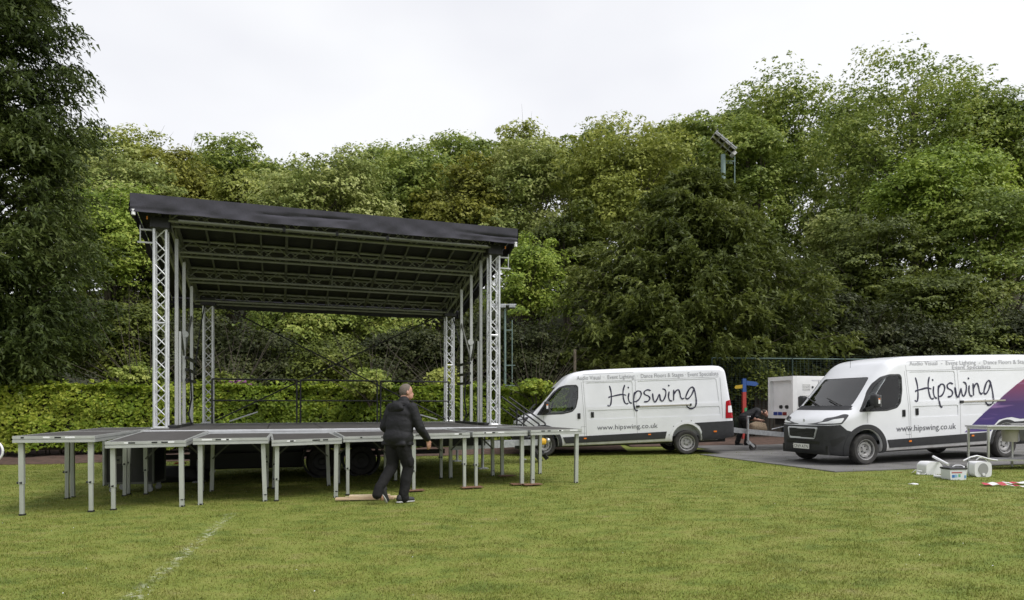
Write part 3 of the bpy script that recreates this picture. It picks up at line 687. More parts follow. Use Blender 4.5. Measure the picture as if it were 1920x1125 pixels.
# lifting masts each side with diagonal struts
for sgn, bs, a0 in ((1, (1.0, 2.1, 3.4), .60), (-1, (.95, 1.75, 2.65), 6.84)):
    for k, b in enumerate(bs):
        SB().box((a0, b, (PZ + zlow(b)) / 2 + .0), (.062, .06, zlow(b) - PZ)).build('mast', M['alu'])
        if k == 0: SB().box((a0 + sgn * .06, b, PZ + .95), (.04, .05, 1.9)).build('mast_sleeve', M['alu'])
    b0, b1 = bs[1], bs[2]
    SB().bar((a0, b1, 3.5), (a0, b0, 2.5), .03, .05).bar((a0, bs[0], 3.6), (a0, b0, 2.5), .03, .05).build('diagonal_strut', M['alu_dull_shade'])
    for z in (2.45, 2.20, 1.98): SB().box((a0 + sgn * .06, (b0 + b1) / 2, z), (.06, b1 - b0 + .2, .055)).build('cross_bar', M['blackm'])
    SB().lathe([(0, -.05), (.07, -.05), (.07, .05), (0, .05)], (a0 + sgn * .02, b0, 2.95), 'y', 16).build('winch_drum', M['alu'], None, 50)
    SB().path([(a0 + sgn * .1, b0 + .1, 2.2), (a0 + sgn * .13, b0 + .13, 1.6), (a0 + sgn * .06, b0 + .2, 1.25), (a0 + sgn * .12, b0 + .25, 1.03)], .018, 6).build('winch_strap', M['black'])
    SB().box((a0, 1.7, PZ + .03), (.16, 2.6, .05)).build('mast_base', M['blackm'])
    # little bracket on the outer side of the front tower
    at_ = .40 if sgn > 0 else 7.0; e = -sgn
    SB().bar((at_ + e * .12, .5, 4.74), (at_ + e * .36, .5, 4.74), .03, .03).bar((at_ + e * .12, .5, 4.50), (at_ + e * .40, .5, 4.50), .03, .03).tube((at_ + e * .35, .5, 4.5), (at_ + e * .35, .5, 4.82), .012).build('side_bracket', M['alu'])
# crossing brace cables at the back
SB().path([(1.0, 4.5, 4.0), (3.9, 4.5, 2.55), (6.9, 4.5, 1.05)], .018, 6).build('brace_cable', M['black'])
SB().path([(6.85, 4.52, 4.0), (3.9, 4.52, 2.52), (1.0, 4.52, 1.05)], .018, 6).build('brace_cable', M['black'])
SB().path([(.80, 4.4, 4.05), (.72, 3.9, 3.2), (.66, 3.3, 2.1)], .014, 6).build('brace_cable', M['black'])
SB().path([(7.02, 4.4, 4.05), (7.1, 3.7, 3.0)], .014, 6).build('brace_cable', M['black'])
SB().bar((1.35, 4.3, 1.05), (2.0, 4.4, 1.28), .03, .03).build('loose_strut', M['alu'])
SB().bar((5.4, 4.4, 1.40), (6.6, 4.3, 1.06), .03, .03).build('loose_strut', M['alu'])
# black guard rails along the back edge
for k, (a0, a1, lb) in enumerate(((.98, 2.93, 'black tube guard rail at the back of the stage, leftmost'), (3.02, 4.93, 'black tube guard rail at the back of the stage, middle one'), (5.02, 6.85, 'black tube guard rail at the back of the stage, rightmost by the walking man'))):
    base = SP((a0 + a1) / 2, 4.0, PZ); r_ = empty('guard_rail', base, 0, lb, 'guard rail', 'guard rails on the stage back edge')
    def gb(fn, name):
        mb = MB(); fn(mb); mb.v = [tuple(SP(*v) - base) for v in mb.v]; return mb.build(name, M['blackm'], r_, 60)
    gb(lambda m: m.tube((a0, 4.0, PZ + 1.08), (a1, 4.0, PZ + 1.08), .021), 'top_rail')
    gb(lambda m: m.tube((a0, 4.0, PZ + .56), (a1, 4.0, PZ + .56), .017), 'mid_rail')
    for a in (a0, a1): gb(lambda m: m.tube((a, 4.0, PZ + .005), (a, 4.0, PZ + 1.08), .021), 'post')
# ------------------------------------------------------------------ loose deck modules on legs
def deck(corner, ang, wid, dep, zf, zb, label, fan=0, legs=((0,0),(1,0),(0,1),(1,1)), brace=True, seed=0):
    """corner: front left; zf/zb: height of the front (left,right) and back edge above datum"""
    rr = random.Random(seed); u = Vector((math.cos(ang), math.sin(ang), 0)); v = Vector((-u.y, u.x, 0))
    c = Vector((corner[0], corner[1], 0)); root = empty('stage_deck', (c.x, c.y, gz(c.x)), 0, label, 'stage deck', 'modular stage decks'); o = root.location.copy()
    def H(s, t): return (zf[0] * (1 - s) + zf[1] * s) * (1 - t) + zb * t
    def P(s, t, dz=0): q = c + u * wid * s + v * dep * t; q.z = H(s, t) + dz; return q - o
    e = .045
    def slab(s0, s1, t0, t1, z0, z1):
        vs = [P(s, t, z) for z in (z0, z1) for s, t in ((s0, t0), (s1, t0), (s1, t1), (s0, t1))]
        return vs, [(0,3,2,1),(4,5,6,7),(0,1,5,4),(1,2,6,5),(2,3,7,6),(3,0,4,7)]
    ex, ey = .03 / wid, .03 / dep
    MB().add(*slab(ex, 1 - ex, ey, 1 - ey, -.022, -.002)).build('top_board', M['ply'], root)
    for nm, (s0, s1, t0, t1) in (('front', (0, 1, 0, ey)), ('back', (0, 1, 1 - ey, 1)), ('left', (0, ex, ey, 1 - ey)), ('right', (1 - ex, 1, ey, 1 - ey))):
        m = MB().add(*slab(s0, s1, t0, t1, -.038, .002))
        gs, gt = (.0, .016 / dep) if nm in ('front', 'back') else (.016 / wid, 0)
        m.add(*slab(s0 + (gs if nm == 'left' else 0), s1 - (gs if nm == 'right' else 0), t0 + (gt if nm == 'front' else 0), t1 - (gt if nm == 'back' else 0), -.054, -.038))
        m.add(*slab(s0, s1, t0, t1, -.090, -.054)); er = m.build('edge_rail', M['alu'], root)
        if nm == 'front':
            for q_ in range(rr.randint(2, 4)):
                s_ = rr.uniform(.05, .85); MB().add(*slab(s_, s_ + rr.uniform(.03, .09), -.002 / dep, .004 / dep, -.031, -.010)).build('edge_clip', M['black'], er)
            for q_ in range(2): s_ = rr.uniform(.1, .8); MB().add(*slab(s_, s_ + rr.uniform(.05, .2), -.0015 / dep, .003 / dep, -.029, -.009)).build('worn_label', M['white'], er)
    for k, (s, t) in enumerate(legs):
        ss, tt = .075 + s * .85, .05 + t * .90
        if rr.random() < .2: ss += .01
        a = P(ss, tt, -.090) + o; fx = rr.uniform(-.035, .035) if fan else rr.uniform(-.012, .012)
        b = Vector((a.x + fx, a.y, 0)); b.z = gz(b.x)
        up_ = b.lerp(a, .42 + rr.uniform(-.06, .12)); tel = rr.random() < .6 or (seed == 1)
        lg = MB().bar(a - o, (up_ if tel else b) - o, .062, .062, up=v).build('leg', M['alu_leg'], root)
        if tel:
            MB().bar(up_ - o, b - o, .050, .050, up=v).bar(up_ - o + Vector((0, -.026, -.01)) - v * .0, b - o + Vector((0, -.026, .03)), .012, .006, up=v).build('inner_leg', M['alu_leg'], lg)
            MB().tube(up_ - o + Vector((-.05, -.02, .02)), up_ - o + Vector((.02, -.02, .02)), .018, n=10).build('clamp_knob', M['black'], lg)
        elif rr.random() < .5: MB().box(b.lerp(a, .12) - o, (.068, .068, .014)).build('tape_band', M['black'], lg)
        MB().box(b - o + Vector((0, 0, .012)), (.066, .066, .024)).build('rubber_foot', M['black'], lg)
        if brace and t == 1:
            d_ = u * (1 if s == 0 else -1)
            MB().bar(b.lerp(a, .62) - o + v * .03 * (1 if t == 0 else -1), a - o + d_ * .36 + v * .03 * (1 if t == 0 else -1), .026, .026).build('knee_brace', M['alu_dull_shade'], lg)
    return root
M['alu_leg'] = mat('leg_aluminium', (.44, .46, .42), .45, .35, 5, (.38, .40, .365), stretch=(1, 1, .3))
AN = ANG
def fc(px, py, off=.085):   # front left corner from the left foot pixel
    q = foot(px, py); return (q.x - .075, q.y - .10)
deck(fc(43, 967), AN - .05, 1.0, 2.0, (1.005, 1.0), 1.0, 'leftmost stage deck standing nearest the left edge of the picture', seed=1, brace=False)
q1 = fc(43, 967); uv = Vector((-math.sin(AN - .05), math.cos(AN - .05)))
deck((q1[0] + uv.x * 2.01, q1[1] + uv.y * 2.01), AN - .05, 1.0, 2.0, (1.0, 1.0), 1.0, 'stage deck directly behind the leftmost one beside the hedge', seed=2, brace=False)
deck(fc(214, 957), AN - .06, 1.06, 2.05, (.905, .915), .985, 'low tilted stage deck second from the left sloping up to the tower', seed=13, brace=True)
deck(fc(377, 947), AN - .02, 1.06, 1.98, (.935, .935), .935, 'third stage deck from the left with splayed front legs', seed=4, fan=1)
deck(fc(523, 940), AN + .02, 1.05, 1.98, (.895, .915), .92, 'fourth stage deck from the left, just left of the timber planks', seed=5, fan=1)
deck(fc(655, 929), AN, 1.05, 1.98, (.925, .935), .94, 'fifth stage deck from the left, in front of the walking man', seed=6)
deck(fc(779, 922), AN, 1.04, 1.98, (.955, .965), .965, 'stage deck just right of the walking man', seed=7)
deck(fc(895, 915), AN, 1.02, 1.98, (.975, .985), .98, 'second stage deck from the right end', seed=8)
deck(fc(1003, 910), AN, 1.0, 1.98, (.995, 1.005), 1.0, 'rightmost stage deck in front of the left van nose', seed=9, brace=False)
# plywood pads under some feet
for i, (px, py, w_, lb) in enumerate(((775, 923, .34, 'thin brown plywood pad under deck legs by the walking man'), (884, 917, .38, 'thin brown plywood pad under the legs between third and second deck from right'),
        (998, 911.5, .34, 'orange brown plywood pad under the legs of the rightmost deck'), (970, 911, .24, 'small plywood offcut lying left of the rightmost plywood pad'), (950, 895, .34, 'plywood pad under rear legs near the trailer drawbar'))):
    q = foot(px, py); o = MB().box((0, 0, .011), (w_, .20, .010)).build('plywood_pad', M['plypad']); o.location = (q.x, q.y + .05, q.z + .02); o.rotation_euler.z = ANG
    tag(o, lb, 'plywood pad', 'plywood pads under the legs')
# timber planks on the grass by the man
q = foot(690, 938)
for i, (dx, dy, dz, l_, m_, lb, rz) in enumerate(((-.05, 0, .03, .88, 'wood', 'long timber plank lying lowest in the pile at the walking man\'s feet', .02), (.03, .10, .03, .80, 'wood2', 'timber plank lying behind the lowest plank in the pile', .05), (.02, .04, .065, .62, 'wood2', 'pale timber plank lying on top of the pile', .03))):
    o = MB().box((0, 0, 0), (l_, .12, .032), bev=.003).build('plank', M[m_]); o.location = (q.x + dx, q.y + dy, q.z + dz); o.rotation_euler.z = ANG * .35 + rz
    tag(o, lb, 'plank', 'planks in the pile')
# flight case under the left decks
q = foot(240, 925); fcx = empty('flight_case', (q.x - .12, q.y + .35, q.z), .15, 'black flight case with metal edges under the left decks', 'flight case')
MB().box((.06, 0, .50), (.78, .55, .66)).build('body', mat('case_laminate', (.012, .012, .013), .4), fcx)
ed = MB()
for x in (-.33, .45):
    for y in (-.275, .275): ed.box((x, y, .5), (.035, .035, .69))
for z in (.17, .83):
    for y in (-.275, .275): ed.box((.06, y, z), (.80, .035, .035))
    for x in (-.33, .45): ed.box((x, 0, z), (.035, .55, .035))
ed.build('edge_trim', M['alu_dull_shade'], fcx)
MB().box((-.16, -.279, .58), (.18, .012, .13), bev=.004).build('handle_plate', M['alu_dull_shade'], fcx)
MB().box((-.16, -.288, .58), (.10, .02, .03)).build('handle', M['black'], fcx)
for x in (-.25, .37):
    for y in (-.2, .2): MB().lathe([(0, -.02), (.05, -.02), (.05, .02), (0, .02)], (x, y, .052), 'y', 14).box((x, y, .12), (.06, .05, .07)).build('castor', M['galv'], fcx, 50)
# black equipment bag with orange trim
q = foot(325, 905); bag = empty('equipment_bag', (q.x, q.y + .2, q.z), .2, 'black slumped equipment bag with orange flap under the second deck', 'bag')
def blob(dims, seed, n=3, amp=.12):
    bm = bmesh.new(); bmesh.ops.create_icosphere(bm, subdivisions=n, radius=1); rr = random.Random(seed); ph = [rr.uniform(0, 6) for _ in range(6)]
    for v in bm.verts:
        c = v.co; k = 1 + amp * (math.sin(c.x * 4 + ph[0]) * math.sin(c.y * 5 + ph[1]) + .6 * math.sin(c.z * 7 + ph[2] + c.x * 3))
        e = Vector([math.copysign(abs(q) ** .7, q) for q in c]); v.co = Vector((e.x * dims[0] * k, e.y * dims[1] * k, max(-.02 + e.z * dims[2] * k + dims[2], 0)))
    me = bpy.data.meshes.new('blob'); bm.to_mesh(me); bm.free(); smooth_mesh(me, 180); return me
link_mesh('sack', blob((.55, .32, .17), 3), mat('black_nylon', (.012, .012, .013), .6), bag)
o = link_mesh('flap', blob((.11, .08, .03), 5), mat('orange_fabric', (.42, .09, .02), .7), bag); o.location = (.05, -.05, .36)
# short aluminium steps with black handrails at the right rear
q = foot(965, 868); st = empty('stair_unit', (q.x, q.y, q.z), -.25, 'black handrails and steps at the right end of the stage', 'stairs')
for i in range(4): MB().box((.06 + .17 * i, .4, .84 - .21 * i), (.2, .75, .03)).build('tread', M['blackm'], st)
for y in (.02, .78):
    MB().bar((-.05, y, .90), (.68, y, .05), .04, .10).build('stringer', M['blackm'], st)
    MB().tube((-.35, y, 1.66), (.62, y, .98), .022).tube((.62, y, .98), (.62, y, .35), .022).tube((.05, y, 1.38), (.05, y, .85), .02).build('handrail', M['blackm'], st, 60)
    MB().tube((-.35, y, 1.38), (.62, y, .70), .016).build('lower_rail', M['blackm'], st, 60)
# ------------------------------------------------------------------ panel vans
VP_top = [(-.97,.62),(-.955,.78),(-.92,.90),(-.86,.985),(-.78,1.05),(-.66,1.115),(-.5,1.19),(-.34,1.26),(-.26,1.315),(-.085,1.475),(.12,1.69),(.32,1.905),(.45,2.03),(.53,2.10),(.62,2.18),(.70,2.245),(.80,2.30),(.90,2.34),(1.05,2.375),(1.25,2.400),(1.6,2.415),(2.4,2.425),(3.4,2.425),(4.4,2.425),(5.0,2.420),(5.2,2.40),(5.30,2.36),(5.36,2.32),(5.385,2.2)]
VP_w = [(-.97,.50),(-.95,.64),(-.90,.755),(-.82,.835),(-.7,.90),(-.5,.965),(-.3,1.0),(0,1.022),(.5,1.025),(4.9,1.025),(5.2,1.015),(5.32,.985),(5.37,.94),(5.385,.90)]
VP_b = [(-.97,.40),(-.94,.30),(-.86,.235),(-.6,.215),(0,.25),(.5,.265),(4.9,.30),(5.385,.40)]
VP_r = [(-.97,.10),(-.8,.14),(-.5,.2),(-.26,.22),(.1,.24),(.5,.24),(1.0,.22),(1.6,.20),(5.0,.19),(5.385,.16)]
def nx(s): return s if s > -.45 else -.45 + (s + .45) * .80     # short nose
NP = lambda poly: [(nx(a), b) for a, b in poly]
def ip(t, tab): return float(np.interp(t, [a for a, _ in tab], [b for _, b in tab]))
def side_y(z, w_):     # half width at height z: flat flanks, slight tumblehome above the waist
    if z < .55: return w_ * (1 - .05 * ((.55 - z) / .35) ** 2)
    if z < 1.30: return w_
    return w_ * (1 - .060 * (z - 1.30) / .8)
def van_loft(off=0.0, s0=-.97, s1=5.385):
    ss = sorted(set([round(a, 4) for a, _ in VP_top] + [round(a, 4) for a, _ in VP_w] + list(np.arange(-.3, 1.3, .07).round(4)) + list(np.arange(1.3, 5.3, .35).round(4))))
    ss = [s for s in ss if s0 <= s <= s1]
    rings = []
    for s in ss:
        zt, w_, zb, r = ip(s, VP_top) - off, ip(s, VP_w) - off, ip(s, VP_b) + off, ip(s, VP_r)
        pts = []; nz = 16; zs_top = zt - r
        yb = side_y(zb + .05, w_)
        pts += [(0, zb), (yb * .55, zb), (yb - .06, zb), (yb - .015, zb + .02)]
        for k in range(nz + 1):
            z = zb + .06 + (zs_top - zb - .06) * k / nz; pts.append((side_y(z, w_), z))
        yt = side_y(zs_top, w_)
        for k in range(1, 8):
            t = math.pi / 2 * k / 8; pts.append((yt - r * 1.15 + r * 1.15 * math.cos(t), zs_top + r * math.sin(t) * .92))
        for k in (1, .75, .5, .25): pts.append(((yt - r * 1.15) * k, zt - r * .08 + (r * .08) * (1 - k * k)))
        pts.append((0, zt))
        half = pts; ring = [(s, -y, z) for y, z in half] + [(s, y, z) for y, z in half[-2:0:-1]]
        rings.append(ring)
    n = len(rings[0]); vs = []
    for ring in rings:
        for s, y, z in ring:
            s = nx(s)
            if s < 1.0: s += .10 * min(1, (1.0 - s) / .8) * (y / 1.02) ** 2
            if s > 4.6:  # rear face leans forward towards the roof
                s = s - (s - 4.6) / .785 * .17 * min(1, max(0, (z - .85) / 1.5))
            vs.append((s + (off if s < -.78 else -off if s > 5.2 else 0), y, z))
    fs = [(k*n+i, k*n+(i+1)%n, (k+1)*n+(i+1)%n, (k+1)*n+i) for k in range(len(rings)-1) for i in range(n)]
    m = len(rings); fs += [tuple(range(n))[::-1], tuple(range((m-1)*n, m*n))]
    return MB().add(vs, fs)
cav_me_keep = None
def boolean(base, ops):
    """base: mesh; ops: list of (mesh, op) -> new mesh"""
    o = bpy.data.objects.new('tmp_base', base); COL.objects.link(o); tmp = [o]
    for me, op in ops:
        c = bpy.data.objects.new('tmp_cut', me); COL.objects.link(c); tmp.append(c)
        md = o.modifiers.new('b', 'BOOLEAN'); md.operation = op; md.object = c; md.solver = 'EXACT'
    dg = bpy.context.evaluated_depsgraph_get(); dg.update()
    res = bpy.data.meshes.new_from_object(o.evaluated_get(dg))
    ms_ = [t.data for t in tmp]
    for t in tmp: bpy.data.objects.remove(t, do_unlink=True)
    for q in ms_:
        if q is not cav_me_keep and q.users == 0: bpy.data.meshes.remove(q)
    return res
def prism_mesh(poly, d0, d1, axis='y'): return MB().prism(poly, d0, d1, axis).mesh('prism')
L0 = lambda off=0: van_loft(off).mesh('loft')
def round_poly(poly, r, n=4):
    out = []; m = len(poly)
    for i in range(m):
        p = Vector(poly[i]); a = Vector(poly[i-1]) - p; b = Vector(poly[(i+1) % m]) - p
        rr = min(r, a.length * .45, b.length * .45); a.normalize(); b.normalize()
        A, B = p + a * rr, p + b * rr
        for k in range(n + 1):
            t = k / n; q = A * (1-t)**2 + p * 2*t*(1-t) + B * t*t; out.append((q.x, q.y))
    return out
WIN = round_poly([(-.10,1.19),(.19,1.585),(.37,1.78),(.53,1.90),(.69,1.945),(.96,1.945),(1.0,1.90),(.985,1.61),(.92,1.36),(.82,1.26),(.57,1.205)], .05)
WIN_F = round_poly([(-.17,1.165),(.15,1.60),(.33,1.80),(.50,1.935),(.68,1.985),(.985,1.985),(1.035,1.92),(1.02,1.61),(.95,1.34),(.84,1.225),(.57,1.17)], .05)
WS = round_poly([(-.80,1.30),(.80,1.30),(.70,1.94),(-.70,1.94)], .06)
cav = van_loft(.055, -.34, 1.30)
cav_me = boolean(cav.mesh('cav'), [(MB().box((.5, 0, 1.3), (3, 2.2, 1.75)).mesh(), 'INTERSECT')])
def wheel_cut(x): return MB().lathe([(0, -1.2), (.415, -1.2), (.415, -.62), (0, -.62)], (x, 0, .36), 'y', 40).mesh(), MB().lathe([(0, .62), (.415, .62), (.415, 1.2), (0, 1.2)], (x, 0, .36), 'y', 40).mesh()
WB = 4.035
rec = []
def recess(poly):     # shallow pressed panels in both flanks
    m_ = boolean(prism_mesh(round_poly(poly, .05), -1.2, 1.2), [(L0(.011), 'DIFFERENCE')]); return m_
body_ops = [(cav_me, 'DIFFERENCE'), (prism_mesh(WIN, -1.3, 1.3), 'DIFFERENCE'), (prism_mesh(WS, -1.2, .95, 'x'), 'DIFFERENCE')]
for x in (0, WB):
    a_, b_ = wheel_cut(x); body_ops += [(a_, 'DIFFERENCE'), (b_, 'DIFFERENCE')]
body_ops += [(recess([(1.26,1.36),(2.56,1.36),(2.56,2.03),(1.24,2.03)]), 'DIFFERENCE'), (recess([(2.70,1.36),(4.98,1.36),(4.93,2.03),(2.70,2.03)]), 'DIFFERENCE'),
             (recess([(1.26,1.00),(2.58,1.00),(2.58,1.25),(1.26,1.25)]), 'DIFFERENCE'), (recess([(2.70,1.00),(5.0,1.00),(4.99,1.25),(2.70,1.25)]), 'DIFFERENCE')]
van_body = boolean(L0(0), body_ops); smooth_mesh(van_body, 32)
def patch(poly, off, axis='y', d0=-1.3, d1=1.3, extra=()):
    """piece of skin standing |off| proud of the body inside an outline"""
    m_ = boolean(L0(-off), [(prism_mesh(poly, d0, d1, axis), 'INTERSECT'), (L0(.02), 'DIFFERENCE')] + list(extra)); smooth_mesh(m_, 32); return m_
def glass(poly, axis, d0, d1):
    m_ = boolean(L0(.012), [(prism_mesh(poly, d0, d1, axis), 'INTERSECT'), (L0(.022), 'DIFFERENCE')]); smooth_mesh(m_, 32); return m_
glass_side = glass(WIN, 'y', -1.3, 1.3); glass_ws = glass(WS, 'x', -1.2, .95)
frame_side = patch(WIN_F, .003, 'y', -1.3, 1.3, [(prism_mesh(round_poly([(x, z) for x, z in WIN], .01, 1), -1.4, 1.4), 'DIFFERENCE')])
cowl = patch(round_poly([(-.86,1.215),(.86,1.215),(.82,1.31),(-.82,1.31)], .02), .004, 'x', -.6, .2)
arch = lambda x: (MB().lathe([(0, -1.3), (.43, -1.3), (.43, 1.3), (0, 1.3)], (x, 0, .36), 'y', 40).mesh(), 'DIFFERENCE')
bumper = patch([(-1.2,.12)] + [(.432 * math.cos(t), .36 + .432 * math.sin(t)) for t in np.linspace(3.52, 2.20, 12)] + [(-.46,.775),(-.585,.897),(-.78,.883),(-1.2,.862)], .012)
def ring_patch(x, r0, r1, off):
    return patch([(x + r1 * math.cos(t), .36 + r1 * math.sin(t)) for t in np.linspace(-.35, math.pi + .35, 30)], off, 'y', -1.3, 1.3, [(MB().lathe([(0, -1.4), (r0, -1.4), (r0, 1.4), (0, 1.4)], (x, 0, .36), 'y', 40).mesh(), 'DIFFERENCE')])
flare = ring_patch(0, .425, .53, .020)
flare_rear = ring_patch(WB, .425, .50, .007)
strip_m = patch([(.62,.345),(3.42,.385),(3.47,.585),(.55,.525)], .014, 'y', -1.3, 1.3)
rear_bump = patch([(4.42,.30),(5.6,.33),(5.6,.83),(4.26,.80),(4.40,.70),(4.46,.55)], .016, 'y', -1.3, 1.3, [arch(WB)])
tail = patch(round_poly([(5.14,.90),(5.5,.90),(5.5,1.46),(5.17,1.38)], .03), .010)
tailw = patch(round_poly([(5.22,1.06),(5.5,1.06),(5.5,1.25),(5.23,1.25)], .02), .014)
hl = patch(round_poly(NP([(-.93,.895),(-.58,.915),(-.38,1.115),(-.44,1.135),(-.74,1.045)]), .03), .006)
hl_in = patch(round_poly(NP([(-.90,.925),(-.60,.94),(-.50,1.05),(-.72,1.02)]), .03), .010)
grille_f = patch(round_poly([(-.50,.845),(.50,.845),(.42,.575),(-.42,.575)], .05), .022, 'x', -1.2, -.6, [(prism_mesh(round_poly([(-.45,.805),(.45,.805),(.385,.615),(-.385,.615)], .04), -1.4, -.5, 'x'), 'DIFFERENCE')])
lower_g = patch(round_poly([(-.56,.53),(.56,.53),(.54,.465),(-.54,.465)], .02), .016, 'x', -1.2, -.6)
def islands(me):
    bm = bmesh.new(); bm.from_mesh(me); bm.verts.index_update(); seen = set(); out = []
    for v in bm.verts:
        if v.index in seen: continue
        st = [v]; comp = set([v.index])
        while st:
            q = st.pop()
            for e in q.link_edges:
                o = e.other_vert(q)
                if o.index not in comp: comp.add(o.index); st.append(o)
        seen |= comp; out.append(comp)
    bm.free()
    if len(out) == 1: return [me]
    res = []
    for comp in out:
        if len(comp) < 6: continue
        ids = sorted(comp); mp = {k: i for i, k in enumerate(ids)}; n_ = bpy.data.meshes.new(me.name)
        n_.from_pydata([me.vertices[k].co for k in ids], [], [[mp[k] for k in p.vertices] for p in me.polygons if p.vertices[0] in comp]); smooth_mesh(n_, 32); res.append(n_)
    return res
ISL = {}
fog = patch(round_poly(NP([(-.84,.56),(-.54,.66),(-.50,.60),(-.80,.40)]), .03), .015)
doorline = []
def line_patch(pts, wd=.007, off=.0015):
    ms = []
    for (x0, z0), (x1, z1) in zip(pts[:-1], pts[1:]):
        d = Vector((x1 - x0, z1 - z0)).normalized(); nn = Vector((-d.y, d.x)) * wd / 2
        ms.append([(x0 - nn.x, z0 - nn.y), (x1 - nn.x, z1 - nn.y), (x1 + nn.x, z1 + nn.y), (x0 + nn.x, z0 + nn.y)])
    return ms
# glass, paint
M['van'] = mat('van_white_paint', (.745, .752, .785), .22, 0, 2.2, (.70, .708, .738), spec=.5)
def grime():
    t = M['van'].node_tree; b = t.nodes['Principled BSDF']; src = b.inputs['Base Color'].links[0].from_socket
    tc = t.nodes.new('ShaderNodeTexCoord'); sp = t.nodes.new('ShaderNodeSeparateXYZ'); t.links.new(tc.outputs['Object'], sp.inputs[0])
    n = t.nodes.new('ShaderNodeTexNoise'); n.inputs['Scale'].default_value = 5; n.inputs['Detail'].default_value = 6; t.links.new(tc.outputs['Object'], n.inputs['Vector'])
    mr = t.nodes.new('ShaderNodeMapRange'); mr.inputs[1].default_value = .50; mr.inputs[2].default_value = .22; t.links.new(sp.outputs[2], mr.inputs[0])
    mu = t.nodes.new('ShaderNodeMath'); mu.operation = 'MULTIPLY'; t.links.new(mr.outputs[0], mu.inputs[0]); t.links.new(n.outputs[0], mu.inputs[1])
    mx_ = t.nodes.new('ShaderNodeMix'); mx_.data_type = 'RGBA'; mx_.inputs[7].default_value = (.24, .19, .14, 1); t.links.new(mu.outputs[0], mx_.inputs[0]); t.links.new(src, mx_.inputs[6]); t.links.new(mx_.outputs[2], b.inputs['Base Color'])
grime()   # road dirt splashed on the sills
M['plastic'] = mat('dark_grey_bumper_plastic', (.020, .0205, .0235), .62, 0, 9, (.027, .027, .030), .15, 160)
M['seam'] = mat('panel_gap', (.16, .16, .165), .8)
M['lamp'] = mat('lamp_lens', (.70, .71, .72), .10, .2); M['lampd'] = mat('lamp_dark_housing', (.05, .05, .055), .15)
M['chrome'] = mat('satin_chrome', (.62, .63, .65), .28, .75)
M['red'] = mat('red_lens', (.33, .008, .014), .2); M['amber'] = mat('amber_lens', (.75, .20, .02), .25)
M['rim'] = mat('silver_steel_wheel', (.42, .42, .43), .42, .55, 30, (.32, .31, .30)); M['navy'] = mat('navy_vinyl', (.014, .012, .040), .45)
M['grey_txt'] = mat('pale_grey_vinyl', (.30, .30, .33), .5); M['dark_txt'] = mat('dark_grey_vinyl', (.10, .10, .12), .5); M['pale_txt'] = mat('faded_grey_vinyl', (.40, .40, .43), .5)
M['cabin'] = mat('cab_trim', (.09, .09, .095), .8); M['seatf'] = mat('seat_cloth', (.11, .11, .12), .9, 0, 60, (.15, .15, .16))
def glass_mat(nm='tinted_glass', ior=1.55):
    m = bpy.data.materials.new(nm); m.use_nodes = True; t = m.node_tree; t.nodes.clear(); o = t.nodes.new('ShaderNodeOutputMaterial')
    tr = t.nodes.new('ShaderNodeBsdfTransparent'); tr.inputs[0].default_value = (.90, .93, .92, 1); gl = t.nodes.new('ShaderNodeBsdfGlossy'); gl.inputs['Roughness'].default_value = .01
    fr = t.nodes.new('ShaderNodeFresnel'); fr.inputs['IOR'].default_value = ior; mx_ = t.nodes.new('ShaderNodeMixShader')
    t.links.new(fr.outputs[0], mx_.inputs[0]); t.links.new(tr.outputs[0], mx_.inputs[1]); t.links.new(gl.outputs[0], mx_.inputs[2]); t.links.new(mx_.outputs[0], o.inputs[0]); return m
M['glass'] = glass_mat(); M['screen'] = glass_mat('windscreen_glass', 2.0)
# ribbons on the flank: handwriting as brush strokes
def flank(x, z, lift=.004):
    off = 0
    for (x0, x1, z0, z1) in ((1.25, 2.56, 1.36, 2.03), (2.70, 4.95, 1.36, 2.03), (1.26, 2.58, 1.0, 1.25), (2.70, 5.0, 1.0, 1.25)):
        if x0 + .01 < x < x1 - .01 and z0 + .01 < z < z1 - .01: off = .011
    zz = min(z, 2.425 - .19 - .01) if z > 2.2 else z
    y = side_y(zz, 1.025)
    if z > 2.23:
        r = .195; t = math.asin(min(1, max(0, (z - 2.235) / (r * .92)))); y = side_y(2.235, 1.025) - r * 1.15 * (1 - math.cos(t))
    return Vector((x, -(y - off) - lift, z))
def smooth_pts(pts, k=6):
    out = []; n = len(pts)
    for i in range(n - 1):
        p0, p1, p2, p3 = (Vector(pts[max(i-1, 0)]), Vector(pts[i]), Vector(pts[i+1]), Vector(pts[min(i+2, n-1)]))
        for j in range(k):
            t = j / k; out.append(.5 * ((2*p1) + (p2-p0)*t + (2*p0-5*p1+4*p2-p3)*t*t + (3*p1-p0-3*p2+p3)*t**3))
    out.append(Vector(pts[-1])); return out
